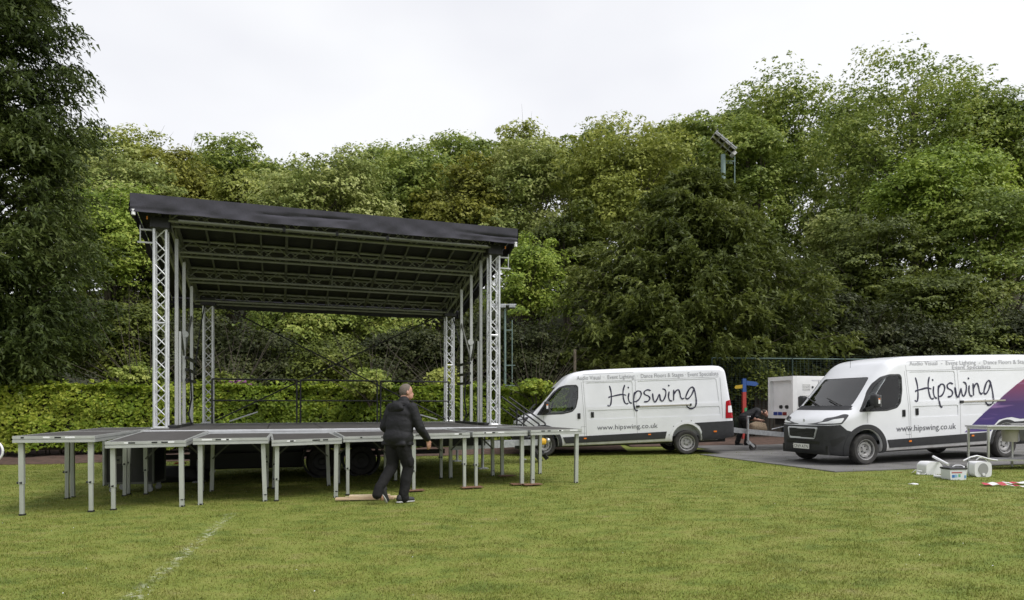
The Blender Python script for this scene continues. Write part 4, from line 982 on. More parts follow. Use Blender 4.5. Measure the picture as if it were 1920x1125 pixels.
SCRIPT = [
 [(808,282),(818,330),(818,390),(810,435),(798,448),(786,444)], [(932,275),(918,320),(916,370),(925,415),(940,430),(952,426)], [(798,378),(806,372),(850,362),(900,352),(938,357)],
 [(965,342),(958,380),(966,415),(982,424)], [(961,290),(963,296)],
 [(1010,335),(1003,380),(1000,430),(1005,470),(1018,487),(1027,485)], [(1008,352),(1030,325),(1056,324),(1066,348),(1050,385),(1025,408),(1008,411)],
 [(1142,318),(1118,312),(1092,328),(1095,350),(1125,365),(1135,385),(1118,408),(1090,413)],
 [(1160,345),(1163,390),(1175,415),(1195,390),(1215,350),(1222,395),(1240,405),(1262,370),(1270,330),(1262,310),(1246,304)],
 [(1296,330),(1290,370),(1298,400),(1314,405)], [(1296,273),(1297,279)],
 [(1335,315),(1333,360),(1330,397)], [(1333,352),(1355,320),(1375,312),(1385,340),(1390,375),(1405,388),(1416,382)],
 [(1507,308),(1490,288),(1465,305),(1440,350),(1432,380),(1450,386),(1480,355),(1504,312),(1515,370),(1515,420),(1500,458),(1470,470),(1445,460),(1432,435)]]
LETTERS = [(0,1,2),(3,4),(5,6),(7,),(8,),(9,10),(11,12),(13,)]
def script(x0, x1, zbase, scale_z, wd, parent):
  for li in LETTERS:
    mb = MB()
    for st in [SCRIPT[k] for k in li]:
        pts = [(x0 + (x - 786) / (1518 - 786) * (x1 - x0), zbase + (425 - .026 * 0 - (y + (x - 786) * .036)) * scale_z + .09) for x, y in st]
        sm = smooth_pts([(a, b) for a, b in pts]); b0 = len(mb.v); n = len(sm)
        for i, p in enumerate(sm):
            d = (sm[min(i+1, n-1)] - sm[max(i-1, 0)]); d.normalize(); nn = Vector((-d.y, d.x)); e = min(i, n - 1 - i); w2 = wd * (.6 if e == 0 else 1) * (1 + .15 * math.sin(i * .5))
            for sg in (1, -1):
                q = p + nn * w2 / 2 * sg + (d * wd * .4 * (-1 if i == 0 else 1) if e == 0 else Vector((0, 0))); mb.v.append(tuple(flank(q.x, q.y, .005 + .0004 * SCRIPT.index(st))))
        mb.f += [(b0+2*i, b0+2*i+1, b0+2*i+3, b0+2*i+2) for i in range(n - 1)]
    mb.build('letter', M['navy'], parent, fix=False)
def text_mesh(body, size, res=2):
    cu = bpy.data.curves.new('txt', 'FONT'); cu.body = body; cu.size = size; cu.resolution_u = res; o = bpy.data.objects.new('txt', cu); COL.objects.link(o)
    dg = bpy.context.evaluated_depsgraph_get(); dg.update(); me = bpy.data.meshes.new_from_object(o.evaluated_get(dg)); bpy.data.objects.remove(o, do_unlink=True); return me
def flank_text(body, x0, x1, z, size, name, m, parent, slab=0):
    me = text_mesh(body, size); xs_ = [v.co.x for v in me.vertices]; k = (x1 - x0) / (max(xs_) - min(xs_)); mn = min(xs_)
    for v in me.vertices: v.co = flank(x0 + (v.co.x - mn) * k, z + v.co.y, .0065)
    return link_mesh(name, me, m, parent)
def quad_strips(quads, m, name, parent, lift=.003):
    mb = MB()
    for q in quads:
        (ax, az), (bx, bz), (cx, cz), (dx, dz) = q; n = 10; b0 = len(mb.v)
        for i in range(n + 1):
            t = i / n; p = flank(ax + (bx-ax)*t, az + (bz-az)*t, lift); r_ = flank(dx + (cx-dx)*t, dz + (cz-dz)*t, lift); mb.v += [tuple(p), tuple(r_)]
        mb.f += [(b0+2*i, b0+2*i+2, b0+2*i+3, b0+2*i+1) for i in range(n)]
    return mb.build(name, m, parent, fix=False)
def make_van(name, label, P_front, P_rear, rake, right):
    h = math.atan2(P_rear.y - P_front.y, P_rear.x - P_front.x); pitch = math.atan2(P_rear.z - P_front.z, WB)
    root = empty(name, P_front, h, label, 'van', 'white panel vans'); root.rotation_euler = Euler((0, -pitch, h))
    tilt = Matrix.Rotation(-rake, 4, 'Y')
    def part(nm, me, m, par=None):
        o = link_mesh(nm, me.copy() if par is None and False else me, m, par or bod); return o
    bod = link_mesh('body', van_body, M['van'], root); bod.rotation_euler = (0, -rake, 0); bod.location = (0, 0, .01)
    def bp(nm, me, m):
        if me.name not in ISL: ISL[me.name] = islands(me)
        for q in ISL[me.name]:
            o = bpy.data.objects.new(nm, q); COL.objects.link(o); o.parent = bod
            if not q.materials: q.materials.append(m)
            if q.materials[0] != m: o.material_slots[0].link = 'OBJECT'; o.material_slots[0].material = m
        return o
    bp('side_glass', glass_side, M['glass']); bp('windscreen', glass_ws, M['screen']); bp('window_frame', frame_side, M['plastic']); bp('cowl', cowl, M['plastic'])
    bp('front_bumper', bumper, M['plastic']); bp('wheel_arch_trim', flare, M['plastic'])
    bp('rear_arch_lip', flare_rear, M['van'] if not right else M['plastic'])
    bp('rubbing_strip', strip_m, M['plastic']); bp('rear_bumper', rear_bump, M['plastic']); bp('tail_lamp', tail, M['red']); bp('reversing_lamp', tailw, M['white'])
    bp('headlamp', hl, M['lampd']); bp('headlamp_lens', hl_in, M['lamp']); bp('grille_frame', grille_f, M['chrome']); bp('lower_grille', lower_g, M['black']); bp('fog_lamp_recess', fog, M['black'])
    for z in (.64, .675, .71, .745, .78): MB().box((nx(-.985), 0, z), (.012, .76, .012)).build('grille_bar', M['plastic'], bod)
    MB().box((nx(-.970), 0, .71), (.012, .83, .21)).build('grille_back', M['black'], bod)
    # number plate
    pl = MB().box((nx(-.97) - .020, 0, .40), (.014, .52, .112), bev=.003).build('number_plate', mat('plate_white', (.75, .75, .72), .4), bod)
    tm_ = text_mesh('CF69 ATN', .10); mn = min(v.co.x for v in tm_.vertices); mxx = max(v.co.x for v in tm_.vertices)
    for v in tm_.vertices: v.co = Vector((nx(-.97) - .0285, .235 - (v.co.x - mn) / (mxx - mn) * .47, .365 + v.co.y))
    link_mesh('plate_letters', tm_, M['black'], bod)
    # bonnet badge and lettering
    bz = MB().box((nx(-.875), 0, .99), (.012, .045, .065), bev=.004).build('badge', M['chrome'], bod)
    # mirrors
    for sg in (-1, 1):
        mr = MB().box((.12, sg * 1.155, 1.40), (.15, .20, .30), bev=.05).build('mirror', M['plastic'], bod, 50)
        MB().bar((.02, sg * 1.0, 1.22), (.12, sg * 1.12, 1.28), .20, .07).build('mirror_arm', M['plastic'], mr)
        MB().box((.125, sg * 1.259, 1.40), (.05, .008, .12), bev=.003).build('repeater', M['white'], mr); MB().box((.125, sg * 1.261, 1.445), (.045, .008, .03)).build('amber_repeater', M['amber'], mr)
        MB().box((.199, sg * 1.155, 1.40), (.006, .16, .25), bev=.002).build('mirror_glass', M['chrome'], mr)
    # handles
    for x, z in ((1.02, 1.105), (1.40, 1.125)):
        f_ = flank(x, z); MB().box((x, f_.y - .002, z), (.085, .016, .155), bev=.006).build('door_handle', M['black'], bod)
        MB().box((x + .012, f_.y - .016, z), (.03, .02, .12), bev=.006).build('grip', M['plastic'], bod)
    for x in (1.17, 2.98) : MB().box((x, -1.04, .47 if x < 2 else .52), (.075, .012, .035), bev=.003).build('side_marker', M['amber'], bod)
    if not right: MB().box((4.83, -1.045, .54), (.085, .014, .04), bev=.003).build('side_marker', M['amber'], bod)
    # seams
    qs = []
    for pts in ([(.03,.92),(.03,1.15)], [(1.16,.30),(1.16,1.1),(1.12,2.05)], [(1.21,.30),(1.21,1.1),(1.17,2.18)], [(2.64,.30),(2.64,2.2)], [(1.16,2.055),(2.64,2.06)], [(1.17,2.265),(2.6,2.275)], [(2.64,2.06),(5.0,2.07)], [(5.06,.9),(5.04,2.05)],
                [(1.07,.62),(1.21,.62)], [(1.07,.80),(1.21,.80)], [(1.07,.62),(1.07,.80)]): quad_strips(line_patch(pts), M['seam'], 'panel_seam', bod, .0015)
    # sliding door rail
    f_ = flank(3.5, 1.34); x0, x1 = (2.66, 4.17) if not right else (2.66, 4.0)
    MB().box(((x0 + x1) / 2, -1.032, 1.315), (x1 - x0, .02, .035), bev=.004).build('door_rail', mat('rail_grey', (.33, .31, .26), .5), bod)
    MB().box((x0 + .02, -1.036, 1.315), (.10, .03, .06), bev=.008).build('rail_end', M['black'], bod)
    if not right: MB().box((x1, -1.036, 1.315), (.05, .03, .06), bev=.008).build('rail_end', M['black'], bod)
    MB().tube((.62, .1, 2.10), (.66, .1, 2.42), .004, n=5).build('aerial', M['black'], bod)
    # cab interior
    MB().box((-.02, 0, 1.13), (.55, 1.78, .26), bev=.06).build('dashboard', M['cabin'], bod, 50)
    sw = MB()
    sw.path([Vector((.36 + .06 * math.sin(t), .42 + .2 * math.cos(t), 1.33 + .19 * math.sin(t))) for t in np.linspace(0, 2 * math.pi, 22)], .017, 6); sw.bar((.36, .23, 1.33), (.36, .61, 1.33), .02, .04).bar((.1, .42, 1.15), (.36, .42, 1.33), .06, .06)
    sw.build('steering_wheel', M['black'], bod, 60)
    for y in (.45, -.25, -.68):
        se = MB().box((.78, y, .88), (.5, .44, .16), bev=.05).build('seat', M['seatf'], bod, 50)
        MB().box((1.04, y, 1.26), (.14, .44, .68), bev=.05).box((1.08, y, 1.72), (.1, .24, .2), bev=.04).build('seat_back', M['seatf'], se, 50)
    MB().box((1.24, 0, 1.4), (.02, 1.8, 1.5)).build('bulkhead', M['cabin'], bod)
    MB().box((-.05, -.35, 1.275), (.22, .3, .006)).build('paper_on_dash', M['white'], bod) if right else None
    wi = MB().bar((-.30, -.65, 1.30), (-.12, .0, 1.47), .02, .02).bar((-.30, .05, 1.30), (-.12, .62, 1.47), .02, .02).build('wiper', M['black'], bod)
    wi.location = (-.02, 0, .012)
    # underside
    MB().box((2.2, 0, .33), (6.0, 1.5, .2)).build('underbody', M['black'], bod)
    # wheels
    for wx in (0, WB):
        for sg in (-1, 1):
            r = .343; wdt = .225; cy = sg * .885; c = Vector((wx, cy, r))
            ty = MB().lathe([(.225, -wdt*.42), (.25, -wdt*.5), (.31, -wdt*.5), (.334, -wdt*.40), (r, -wdt*.28), (r, wdt*.28), (.334, wdt*.40), (.31, wdt*.5), (.25, wdt*.5), (.225, wdt*.42), (.225, -wdt*.42)], c, 'y', 40).build('tyre', M['rubber'], root, 40)
            s_ = sg * wdt
            rm = MB().lathe([(0, s_*.22), (.05, s_*.22), (.055, s_*.16), (.105, s_*.15), (.125, s_*.28), (.165, s_*.30), (.19, s_*.12), (.205, s_*.12), (.213, s_*.43), (.228, s_*.45)], c, 'y', 40).build('rim', M['rim'], ty, 40)
            for k in range(5):
                t = 2 * math.pi * k / 5; MB().tube(c + Vector((.075*math.cos(t), s_*.155, .075*math.sin(t))), c + Vector((.075*math.cos(t), s_*.20, .075*math.sin(t))), .016, n=6).build('wheel_bolt', M['black'], rm)
            for k in range(10):
                t = 2 * math.pi * (k + .5) / 10; MB().tube(c + Vector((.172*math.cos(t), s_*.25, .172*math.sin(t))), c + Vector((.172*math.cos(t), s_*.285, .172*math.sin(t))), .020, n=8).build('rim_hole', M['black'], rm)
    # lettering
    if not right:
        script(1.84, 4.34, 1.345, .00335, .037, bod)
        flank_text('www.hipswing.co.uk', 1.52, 3.22, .70, .19, 'web_address', M['dark_txt'], bod)
        flank_text('Audio Visual  ·  Event Lighting  ·  Dance Floors & Stages · Event Specialists', 1.0, 5.0, 2.115, .165, 'slogan', M['grey_txt'], bod)
        for k, t in enumerate(np.linspace(.25, math.pi - .25, 6)):
            f_ = flank(WB + .52 * math.cos(t), .36 + .52 * math.sin(t)); MB().box(f_, (.02, .006, .02)).build('stud_hole', M['black'], bod)
    else:
        script(1.36, 3.66, 1.345, .00318, .037, bod)
        flank_text('www.hipswing.co.uk', .80, 2.50, .70, .19, 'web_address', M['dark_txt'], bod)
        flank_text('Audio Visual  -  Event Lighting  -  Dance Floors & Stages', 1.28, 4.9, 2.175, .14, 'slogan', M['pale_txt'], bod)
        flank_text('Event Specialists', 2.50, 3.65, 2.075, .125, 'slogan', M['pale_txt'], bod)
        # purple printed swoosh
        m = bpy.data.materials.new('purple_print'); m.use_nodes = True; t = m.node_tree; b = t.nodes['Principled BSDF']; b.inputs['Roughness'].default_value = .3
        tc = t.nodes.new('ShaderNodeTexCoord'); sp = t.nodes.new('ShaderNodeSeparateXYZ'); t.links.new(tc.outputs['Object'], sp.inputs[0])
        mr = t.nodes.new('ShaderNodeMapRange'); mr.inputs[1].default_value = .6; mr.inputs[2].default_value = 2.0; t.links.new(sp.outputs[2], mr.inputs[0])
        rp = t.nodes.new('ShaderNodeValToRGB'); e = rp.color_ramp.elements; e[0].color = (.038, .022, .17, 1); e[1].color = (.24, .016, .04, 1); e.new(.45).color = (.042, .013, .11, 1); e.new(.72).color = (.13, .011, .07, 1)
        t.links.new(mr.outputs[0], rp.inputs[0])
        mp = t.nodes.new('ShaderNodeMapping'); mp.inputs['Rotation'].default_value = (0, .35, 0); mp.inputs['Scale'].default_value = (.5, 1, 5.5); n = t.nodes.new('ShaderNodeTexNoise'); n.inputs['Scale'].default_value = 1.3; n.inputs['Detail'].default_value = 2; n.inputs['Distortion'].default_value = .6
        t.links.new(tc.outputs['Object'], mp.inputs[0]); t.links.new(mp.outputs[0], n.inputs['Vector']); rq = t.nodes.new('ShaderNodeValToRGB'); rq.color_ramp.elements[0].position = .60; rq.color_ramp.elements[1].position = .88; t.links.new(n.outputs[0], rq.inputs[0])
        mx_ = t.nodes.new('ShaderNodeMix'); mx_.data_type = 'RGBA'; mx_.inputs[7].default_value = (.36, .20, .44, 1); t.links.new(rq.outputs[0], mx_.inputs[0]); t.links.new(rp.outputs[0], mx_.inputs[6]); t.links.new(mx_.outputs[2], b.inputs['Base Color'])
        poly = [(2.75,.605),(3.2,.93),(3.62,1.20),(4.02,1.45),(4.42,1.68),(4.78,1.86),(5.04,2.0),(5.02,1.3),(5.08,.86),(4.45,.86),(4.2,.91),(4.03,.90),(3.8,.86),(3.62,.72),(3.55,.605)]
        sw_ = boolean(L0(-.0030), [(prism_mesh(poly, -1.3, 0), 'INTERSECT'), (L0(.013), 'DIFFERENCE')])
        # follow the pressed panels: push the skin inside the recesses
        link_mesh('purple_swoosh', sw_, m, bod)
    return root
lv = make_van('panel_van', 'white panel van with navy script lettering parked behind the stage, plain sides', Vector((.88, 19.68, gz(.86) - .01)), Vector((4.91, 19.74, gz(4.88))), R(1.1), False)
rv = make_van('panel_van', 'white panel van with purple swoosh parked on grey mats at right', Vector((7.75 - .20, 14.8 + .855, gz(7.6) + .018)), Vector((7.55 + 3.885, 15.655 + 1.09, gz(11.4) + .020)), R(.7), True)
# ------------------------------------------------------------------ people
def union_body(parts, voxel, smooth_it=6, name='body', wrinkle=0, seed=0, factor=.5, hem=None, dec=None):
    """parts: ('c', p0, r0, p1, r1) tapered capsule | ('e', centre, (rx,ry,rz), rotation) -> one continuous skin"""
    mb = MB()
    for p in parts:
        if p[0] == 'c':
            _, a, ra, b, rb = p; a, b = Vector(a), Vector(b); d = b - a; L = max(d.length, 1e-5); q = d.to_track_quat('Z', 'Y'); n = 14; prof = []
            for k in range(7): t = -math.pi/2 + math.pi/2 * k/6; prof.append((max(ra * math.cos(t), 1e-4), ra * math.sin(t)))
            for k in range(7): t = math.pi/2 * k/6; prof.append((max(rb * math.cos(t), 1e-4), L + rb * math.sin(t)))
            t_ = MB().lathe(prof, (0, 0, 0), 'z', n); m = len(prof)
            t_.f += [tuple(range(n))[::-1], tuple(range((m-1)*n, m*n))]
            mb.add([q @ Vector(v) + a for v in t_.v], t_.f)
        else:
            _, c, r, rot = p; c = Vector(c); E = Euler(rot or (0, 0, 0)).to_matrix(); bm = bmesh.new(); bmesh.ops.create_icosphere(bm, subdivisions=3, radius=1)
            bm.verts.index_update(); mb.add([E @ Vector((v.co.x*r[0], v.co.y*r[1], v.co.z*r[2])) + c for v in bm.verts], [[v.index for v in f.verts] for f in bm.faces]); bm.free()
    me = mb.mesh(name); o = bpy.data.objects.new('tmp', me); COL.objects.link(o)
    md = o.modifiers.new('r', 'REMESH'); md.mode = 'VOXEL'; md.voxel_size = voxel
    sm = o.modifiers.new('s', 'SMOOTH'); sm.iterations = smooth_it; sm.factor = factor
    if dec: o.modifiers.new('d', 'DECIMATE').ratio = dec
    dg = bpy.context.evaluated_depsgraph_get(); dg.update(); res = bpy.data.meshes.new_from_object(o.evaluated_get(dg)); bpy.data.objects.remove(o, do_unlink=True); bpy.data.meshes.remove(me)
    if hem is not None:
        for v in res.vertices:
            if v.co.z < hem: v.co.z = hem + (v.co.z - hem) * .04
    if wrinkle:
        from mathutils import noise as mn
        N = [v.normal.copy() for v in res.vertices]
        for v, nn in zip(res.vertices, N):
            c = v.co; k = mn.noise(Vector((c.x*6, c.y*6, c.z*13 + seed))) + .5 * mn.noise(Vector((c.x*20 + 3, c.y*20, c.z*26 + seed)))
            v.co += nn * wrinkle * k
    smooth_mesh(res, 180); res.name = name; return res
M['skin'] = mat('skin', (.46, .26, .19), .55, 0, 14, (.40, .21, .15)); M['hair_brown'] = mat('short_brown_hair', (.105, .085, .072), .9, 0, 90, (.16, .13, .11))
M['hair_dark'] = mat('dark_hair', (.035, .024, .018), .8, 0, 60, (.055, .04, .03))
M['jacket'] = mat('black_softshell', (.0105, .0105, .0125), .7, 0, 7, (.014, .014, .016), .3, 30, spec=.3); M['trousers'] = mat('black_work_trousers', (.011, .011, .0115), .85, 0, 12, (.015, .0145, .0145), .4, 40, spec=.2)
M['shoe'] = mat('black_shoe', (.02, .02, .021), .55); M['sole'] = mat('grey_sole', (.42, .42, .41), .7)
def hand_parts(w_, dirn, palm_n, curl=.35, s=1.0):
    """relaxed hand from wrist w_ pointing along dirn; palm_n = palm normal"""
    w_, d, n = Vector(w_), Vector(dirn).normalized(), Vector(palm_n).normalized(); side = d.cross(n).normalized(); P = []
    pe = w_ + d * .085 * s; 
    for k in (-1, -.35, .35, 1): P.append(('c', w_ + side * .014 * k * s, .017*s, pe + side * .028 * k * s, .0125*s))
    for k, ln in ((-1.05, .062), (-.35, .078), (.35, .083), (1.05, .073)):
        a = pe + side * .028 * k * s; d1 = (d * math.cos(curl * .6) + n * math.sin(curl * .6)); d2 = (d * math.cos(curl * 1.7) + n * math.sin(curl * 1.7)); d3 = (d * math.cos(curl * 2.5) + n * math.sin(curl * 2.5))
        b = a + d1 * ln * .48 * s; c = b + d2 * ln * .3 * s; e = c + d3 * ln * .26 * s
        P += [('c', a, .0095*s, b, .0088*s), ('c', b, .0088*s, c, .0082*s), ('c', c, .0082*s, e, .0070*s)]
    a = w_ + d * .025 * s + side * .024 * s; b = a + (side * .7 + d * .6 + n * .3).normalized() * .045 * s; c = b + (d + n * .3).normalized() * .032 * s
    P += [('c', a, .014*s, b, .011*s), ('c', b, .011*s, c, .0085*s)]
    return P
# ---- walking man, seen from behind, local frame: +y = his forward, x = his right
q = foot(744, 943.5); FACE = R(-34)
man = empty('person', (q.x, q.y + .06, q.z), FACE, 'man in black jacket and black trousers walking away beside the planks', 'person')
hipR, hipL = (.10, .0, .96), (-.10, -.0, .96); kneeR, kneeL = (.11, .12, .52), (-.09, -.02, .52); ankR, ankL = (.10, .0, .09), (-.10, -.30, .23)
shR, shL = (.215, .09, 1.42), (-.215, .09, 1.42); elR, elL = (.30, .16, 1.13), (-.29, .02, 1.13); wrR, wrL = (.30, .34, .93), (-.26, .20, .93)
head = Vector((.0, .20, 1.655)); neck = (.0, .12, 1.47); RH = Matrix.Rotation(-.55, 3, 'Z')
def HV(v): return head + RH @ Vector(v)
body = [('c', (0, .0, .97), .13, (0, .05, 1.2), .13), ('c', (0, .05, 1.2), .13, (0, .08, 1.36), .12), ('c', shL, .06, shR, .06), ('c', neck, .062, HV((0, -.03, -.06)), .060),
  ('e', HV((0, -.012, .025)), (.076, .098, .105), (-.25, 0, -.55)), ('e', HV((0, .035, -.055)), (.056, .062, .062), (-.25, 0, -.55)), ('c', HV((0, .085, -.005)), .014, HV((0, .100, -.030)), .012),
  ('c', HV((-.02, .092, -.075)), .009, HV((.02, .092, -.075)), .009), ('e', HV((.080, -.005, -.005)), (.012, .024, .034), (0, 0, .3)), ('e', HV((-.080, -.005, -.005)), (.012, .024, .034), (0, 0, -.3)),
  ('c', hipR, .09, kneeR, .062), ('c', kneeR, .062, ankR, .042), ('c', hipL, .09, kneeL, .062), ('c', kneeL, .062, ankL, .042), ('c', ankR, .04, (.12, .14, .045), .035), ('c', ankL, .04, (-.10, -.22, .08), .035),
  ('c', shR, .056, elR, .043), ('c', elR, .043, wrR, .028), ('c', shL, .056, elL, .043), ('c', elL, .043, wrL, .028)]
body += hand_parts(wrR, (-.02, .28, -.8), (-.9, .2, .1)); body += hand_parts(wrL, (.05, .3, -.8), (.9, .2, .1))
link_mesh('body', union_body(body, .0085, 2, dec=.3), M['skin'], man)
jk = [('e', (0, .045, 1.14), (.238, .172, .33), (-.08, 0, 0)), ('e', (0, .075, 1.32), (.245, .165, .165), (-.12, 0, 0)), ('e', (0, .02, .98), (.255, .195, .17), (0, 0, 0)), ('c', shL, .082, shR, .082), ('c', (0, .09, 1.40), .115, (0, .135, 1.515), .088),
  ('c', shR, .084, elR, .074), ('c', elR, .074, Vector(wrR) + Vector((0, -.01, .03)), .052), ('c', shL, .084, elL, .074), ('c', elL, .074, Vector(wrL) + Vector((0, -.01, .03)), .052), ('c', (-.185, -.08, .885), .05, (.185, -.08, .885), .05), ('c', (-.195, .03, .885), .055, (.195, .03, .885), .055), ('c', (-.17, .10, .885), .05, (.17, .10, .885), .05)]
jo = link_mesh('jacket', union_body(jk, .012, 5, wrinkle=.007, seed=2, hem=.862), M['jacket'], man)
hd = [('c', (-.125, .07, 1.485), .050, (0, -.045, 1.465), .060), ('c', (0, -.045, 1.465), .060, (.125, .07, 1.485), .050), ('c', (-.115, .07, 1.475), .040, (-.07, .16, 1.485), .030), ('c', (.115, .07, 1.475), .040, (.07, .16, 1.485), .030), ('e', (0, -.045, 1.415), (.165, .062, .085), (.25, 0, 0))]
link_mesh('hood', union_body(hd, .010, 4, wrinkle=.010, seed=5), M['jacket'], jo)
tr = [('e', (0, .0, .93), (.185, .145, .14), None), ('c', (.095, .0, .92), .122, (.11, .115, .54), .090), ('c', (.11, .115, .54), .090, (.102, .02, .12), .076), ('c', (.102, .02, .12), .076, (.104, .03, .08), .080),
      ('c', (-.095, -.0, .92), .125, (-.09, -.015, .54), .090), ('c', (-.09, -.015, .54), .090, (-.10, -.265, .26), .074), ('c', (-.10, -.265, .26), .074, (-.10, -.325, .150), .074), ('e', (.195, .09, .62), (.03, .06, .09), None)]
link_mesh('trousers', union_body(tr, .012, 4, wrinkle=.007, seed=8), M['trousers'], man)
hr = boolean(union_body([('e', HV((0, -.016, .03)), (.0795, .101, .108), (-.25, 0, -.55))], .008, 1), [(MB().box(HV((0, -.10, .10)), (.3, .26, .24), Matrix.Rotation(-.55, 3, 'Z') @ Matrix.Rotation(-.5, 3, 'X')).mesh(), 'INTERSECT')])
smooth_mesh(hr, 180); link_mesh('hair', hr, M['hair_brown'], man)
def shoe(loc, rot, nm='shoe'):
    o = link_mesh(nm, union_body([('c', (0, -.08, .065), .045, (0, .03, .06), .046), ('c', (0, .03, .055), .046, (0, .14, .042), .036), ('c', (0, -.075, .09), .042, (0, -.03, .10), .042)], .009, 3), M['shoe'], man)
    so = link_mesh('sole', union_body([('e', (0, -.06, .016), (.043, .075, .017), None), ('e', (0, .08, .016), (.048, .105, .017), None), ('c', (0, -.05, .016), .016, (0, .06, .016), .016)], .007, 2), M['sole'], o)
    o.location = loc; o.rotation_euler = rot; return o
shoe((.105, .03, .004), (0, 0, -.35)); shoe((-.10, -.255, .145), (-1.0, 0, -.25))
# ---- man bent over the generator trailer
q = foot(1398, 836); m2 = empty('person', (q.x, q.y, gz(q.x)), R(-90), 'man in black t-shirt bending over the white generator trailer drawbar', 'person')
hp = (0, -.05, .90); sh = Vector((0, .38, 1.13)); hd2 = Vector((0, .60, 1.09))
b2 = [('c', hp, .13, sh, .125), ('c', (-.19, .36, 1.12), .06, (.19, .36, 1.12), .06), ('c', sh, .06, hd2 - Vector((0, .06, -.02)), .056), ('e', hd2 + Vector((0, .03, .02)), (.074, .105, .092), (-.7, 0, 0)), ('e', hd2 + Vector((0, .10, -.06)), (.054, .06, .06), None), ('c', hd2 + Vector((0, .14, -.03)), .014, hd2 + Vector((0, .16, -.05)), .014),
      ('e', hd2 + Vector((.076, .02, .0)), (.012, .024, .033), None), ('e', hd2 + Vector((-.076, .02, .0)), (.012, .024, .033), None),
      ('c', (.10, -.05, .88), .09, (.11, .04, .48), .06), ('c', (.11, .04, .48), .06, (.10, -.02, .09), .042), ('c', (-.10, -.05, .88), .09, (-.11, -.12, .48), .06), ('c', (-.11, -.12, .48), .06, (-.10, -.26, .09), .042), ('c', (.10, -.02, .08), .04, (.10, .12, .04), .034), ('c', (-.10, -.26, .08), .04, (-.10, -.12, .04), .034),
      ('c', (.20, .36, 1.10), .055, (.26, .22, .90), .045), ('c', (.26, .22, .90), .042, (.20, .42, .86), .030), ('c', (-.20, .36, 1.10), .055, (-.26, .26, .88), .045), ('c', (-.26, .26, .88), .042, (-.16, .46, .84), .030)]
b2 += hand_parts((.20, .42, .86), (-.3, .9, .0), (0, .1, -1), .6); b2 += hand_parts((-.16, .46, .84), (.3, .9, -.1), (0, .1, -1), .6)
link_mesh('body', union_body(b2, .009, 2, dec=.3), M['skin'], m2)
link_mesh('t_shirt', union_body([('c', (0, -.07, .93), .165, (0, .36, 1.12), .165), ('c', (-.2, .35, 1.12), .085, (.2, .35, 1.12), .085), ('c', (.20, .36, 1.11), .078, (.245, .27, .98), .072), ('c', (-.20, .36, 1.11), .078, (-.245, .29, .96), .072)], .013, 4, wrinkle=.010, seed=3), M['jacket'], m2)
link_mesh('trousers', union_body([('e', (0, -.08, .88), (.18, .155, .13), None), ('c', (.1, -.06, .86), .115, (.11, .04, .48), .085), ('c', (.11, .04, .48), .085, (.10, -.02, .10), .076), ('c', (-.1, -.06, .86), .115, (-.11, -.12, .48), .085), ('c', (-.11, -.12, .48), .085, (-.10, -.25, .10), .076)], .013, 4, wrinkle=.010, seed=4), M['trousers'], m2)
link_mesh('hair', union_body([('e', hd2 + Vector((0, .015, .035)), (.080, .10, .085), (-.7, 0, 0))], .009, 2, wrinkle=.006), M['hair_dark'], m2)
for x, y in ((.10, .04), (-.10, -.20)): o = link_mesh('shoe', union_body([('c', (0, -.08, .05), .045, (0, .03, .05), .046), ('c', (0, .03, .045), .046, (0, .13, .036), .034)], .010, 2), M['shoe'], m2); o.location = (x, y, 0)
# ------------------------------------------------------------------ white generator trailer
GP = at(1485, 785, 19.3); gx, gy = GP.x, GP.y; ggz = gz(gx + 1)
gen = empty('generator_trailer', (gx, gy, ggz), R(13), 'white box generator on a galvanised trailer between the two vans', 'generator')
zb = GP.z - ggz; Hh = 1.24
M['gw'] = mat('generator_white', (.74, .74, .735), .4, 0, 3, (.68, .68, .67))
bd = MB()
# box with a recessed socket panel in its left end
bd.box((1.45, .60, zb + Hh / 2), (2.6, 1.2, Hh), bev=.015)
bd.build('canopy', M['gw'], gen, 40)
for nm, c, d in (('end_frame', (.10, .04, zb + Hh/2), (.14, .08, Hh)), ('end_frame', (.10, 1.16, zb + Hh/2), (.14, .08, Hh)), ('end_frame', (.10, .60, zb + Hh - .06), (.14, 1.04, .12)), ('end_frame', (.10, .60, zb + .12), (.14, 1.04, .24))):
    MB().box(c, d).build(nm, M['gw'], gen)
for k in range(2): MB().lathe([(0, -.03), (.055, -.03), (.055, .03), (0, .03)], (.13, .42 + .28 * k, zb + .34), 'x', 14).build('socket', M['black'], gen, 50)
for k, cc in enumerate(((.18, .02, .02), (.02, .04, .22), (.02, .04, .22))): MB().box((.024, .38 + .22 * k, zb + .14), (.014, .19, .10), bev=.01).build('socket_cover', mat('socket_colour', cc, .45), gen)
for z in (.92, .60, .28):      # vents with drilled holes
    v_ = MB().box((.48, -.004, zb + z), (.26, .010, .17)).build('vent_plate', mat('vent_white', (.70, .70, .68), .5), gen)
    for i in range(6):
        for j in range(4): MB().lathe([(0, -.004), (.010, -.004), (.010, .0), (0, .0)], (.38 + .04 * i, -.009, zb + z - .06 + .04 * j), 'y', 6).build('vent_hole', M['blackm'], v_)
    MB().box((.37, -.012, zb + z - .01), (.03, .014, .03)).build('latch', M['blackm'], gen) if z < .9 else MB().box((.68, -.012, zb + z), (.05, .014, .06), bev=.006).build('latch', M['blackm'], gen)
MB().prism(round_poly([(.95, zb + .58), (1.42, zb + .56), (1.42, zb + .86), (.95, zb + .87)], .07), -.014, -.002).build('door_window', mat('window_dark', (.03, .032, .035), .15), gen)
wf = MB()
for x in (1.10, 1.19, 1.27): wf.box((x, -.018, zb + .71), (.012, .008, .22))
wf.box((1.18, -.018, zb + .66), (.32, .008, .012)).build('control_panel_bars', M['gw'], gen)
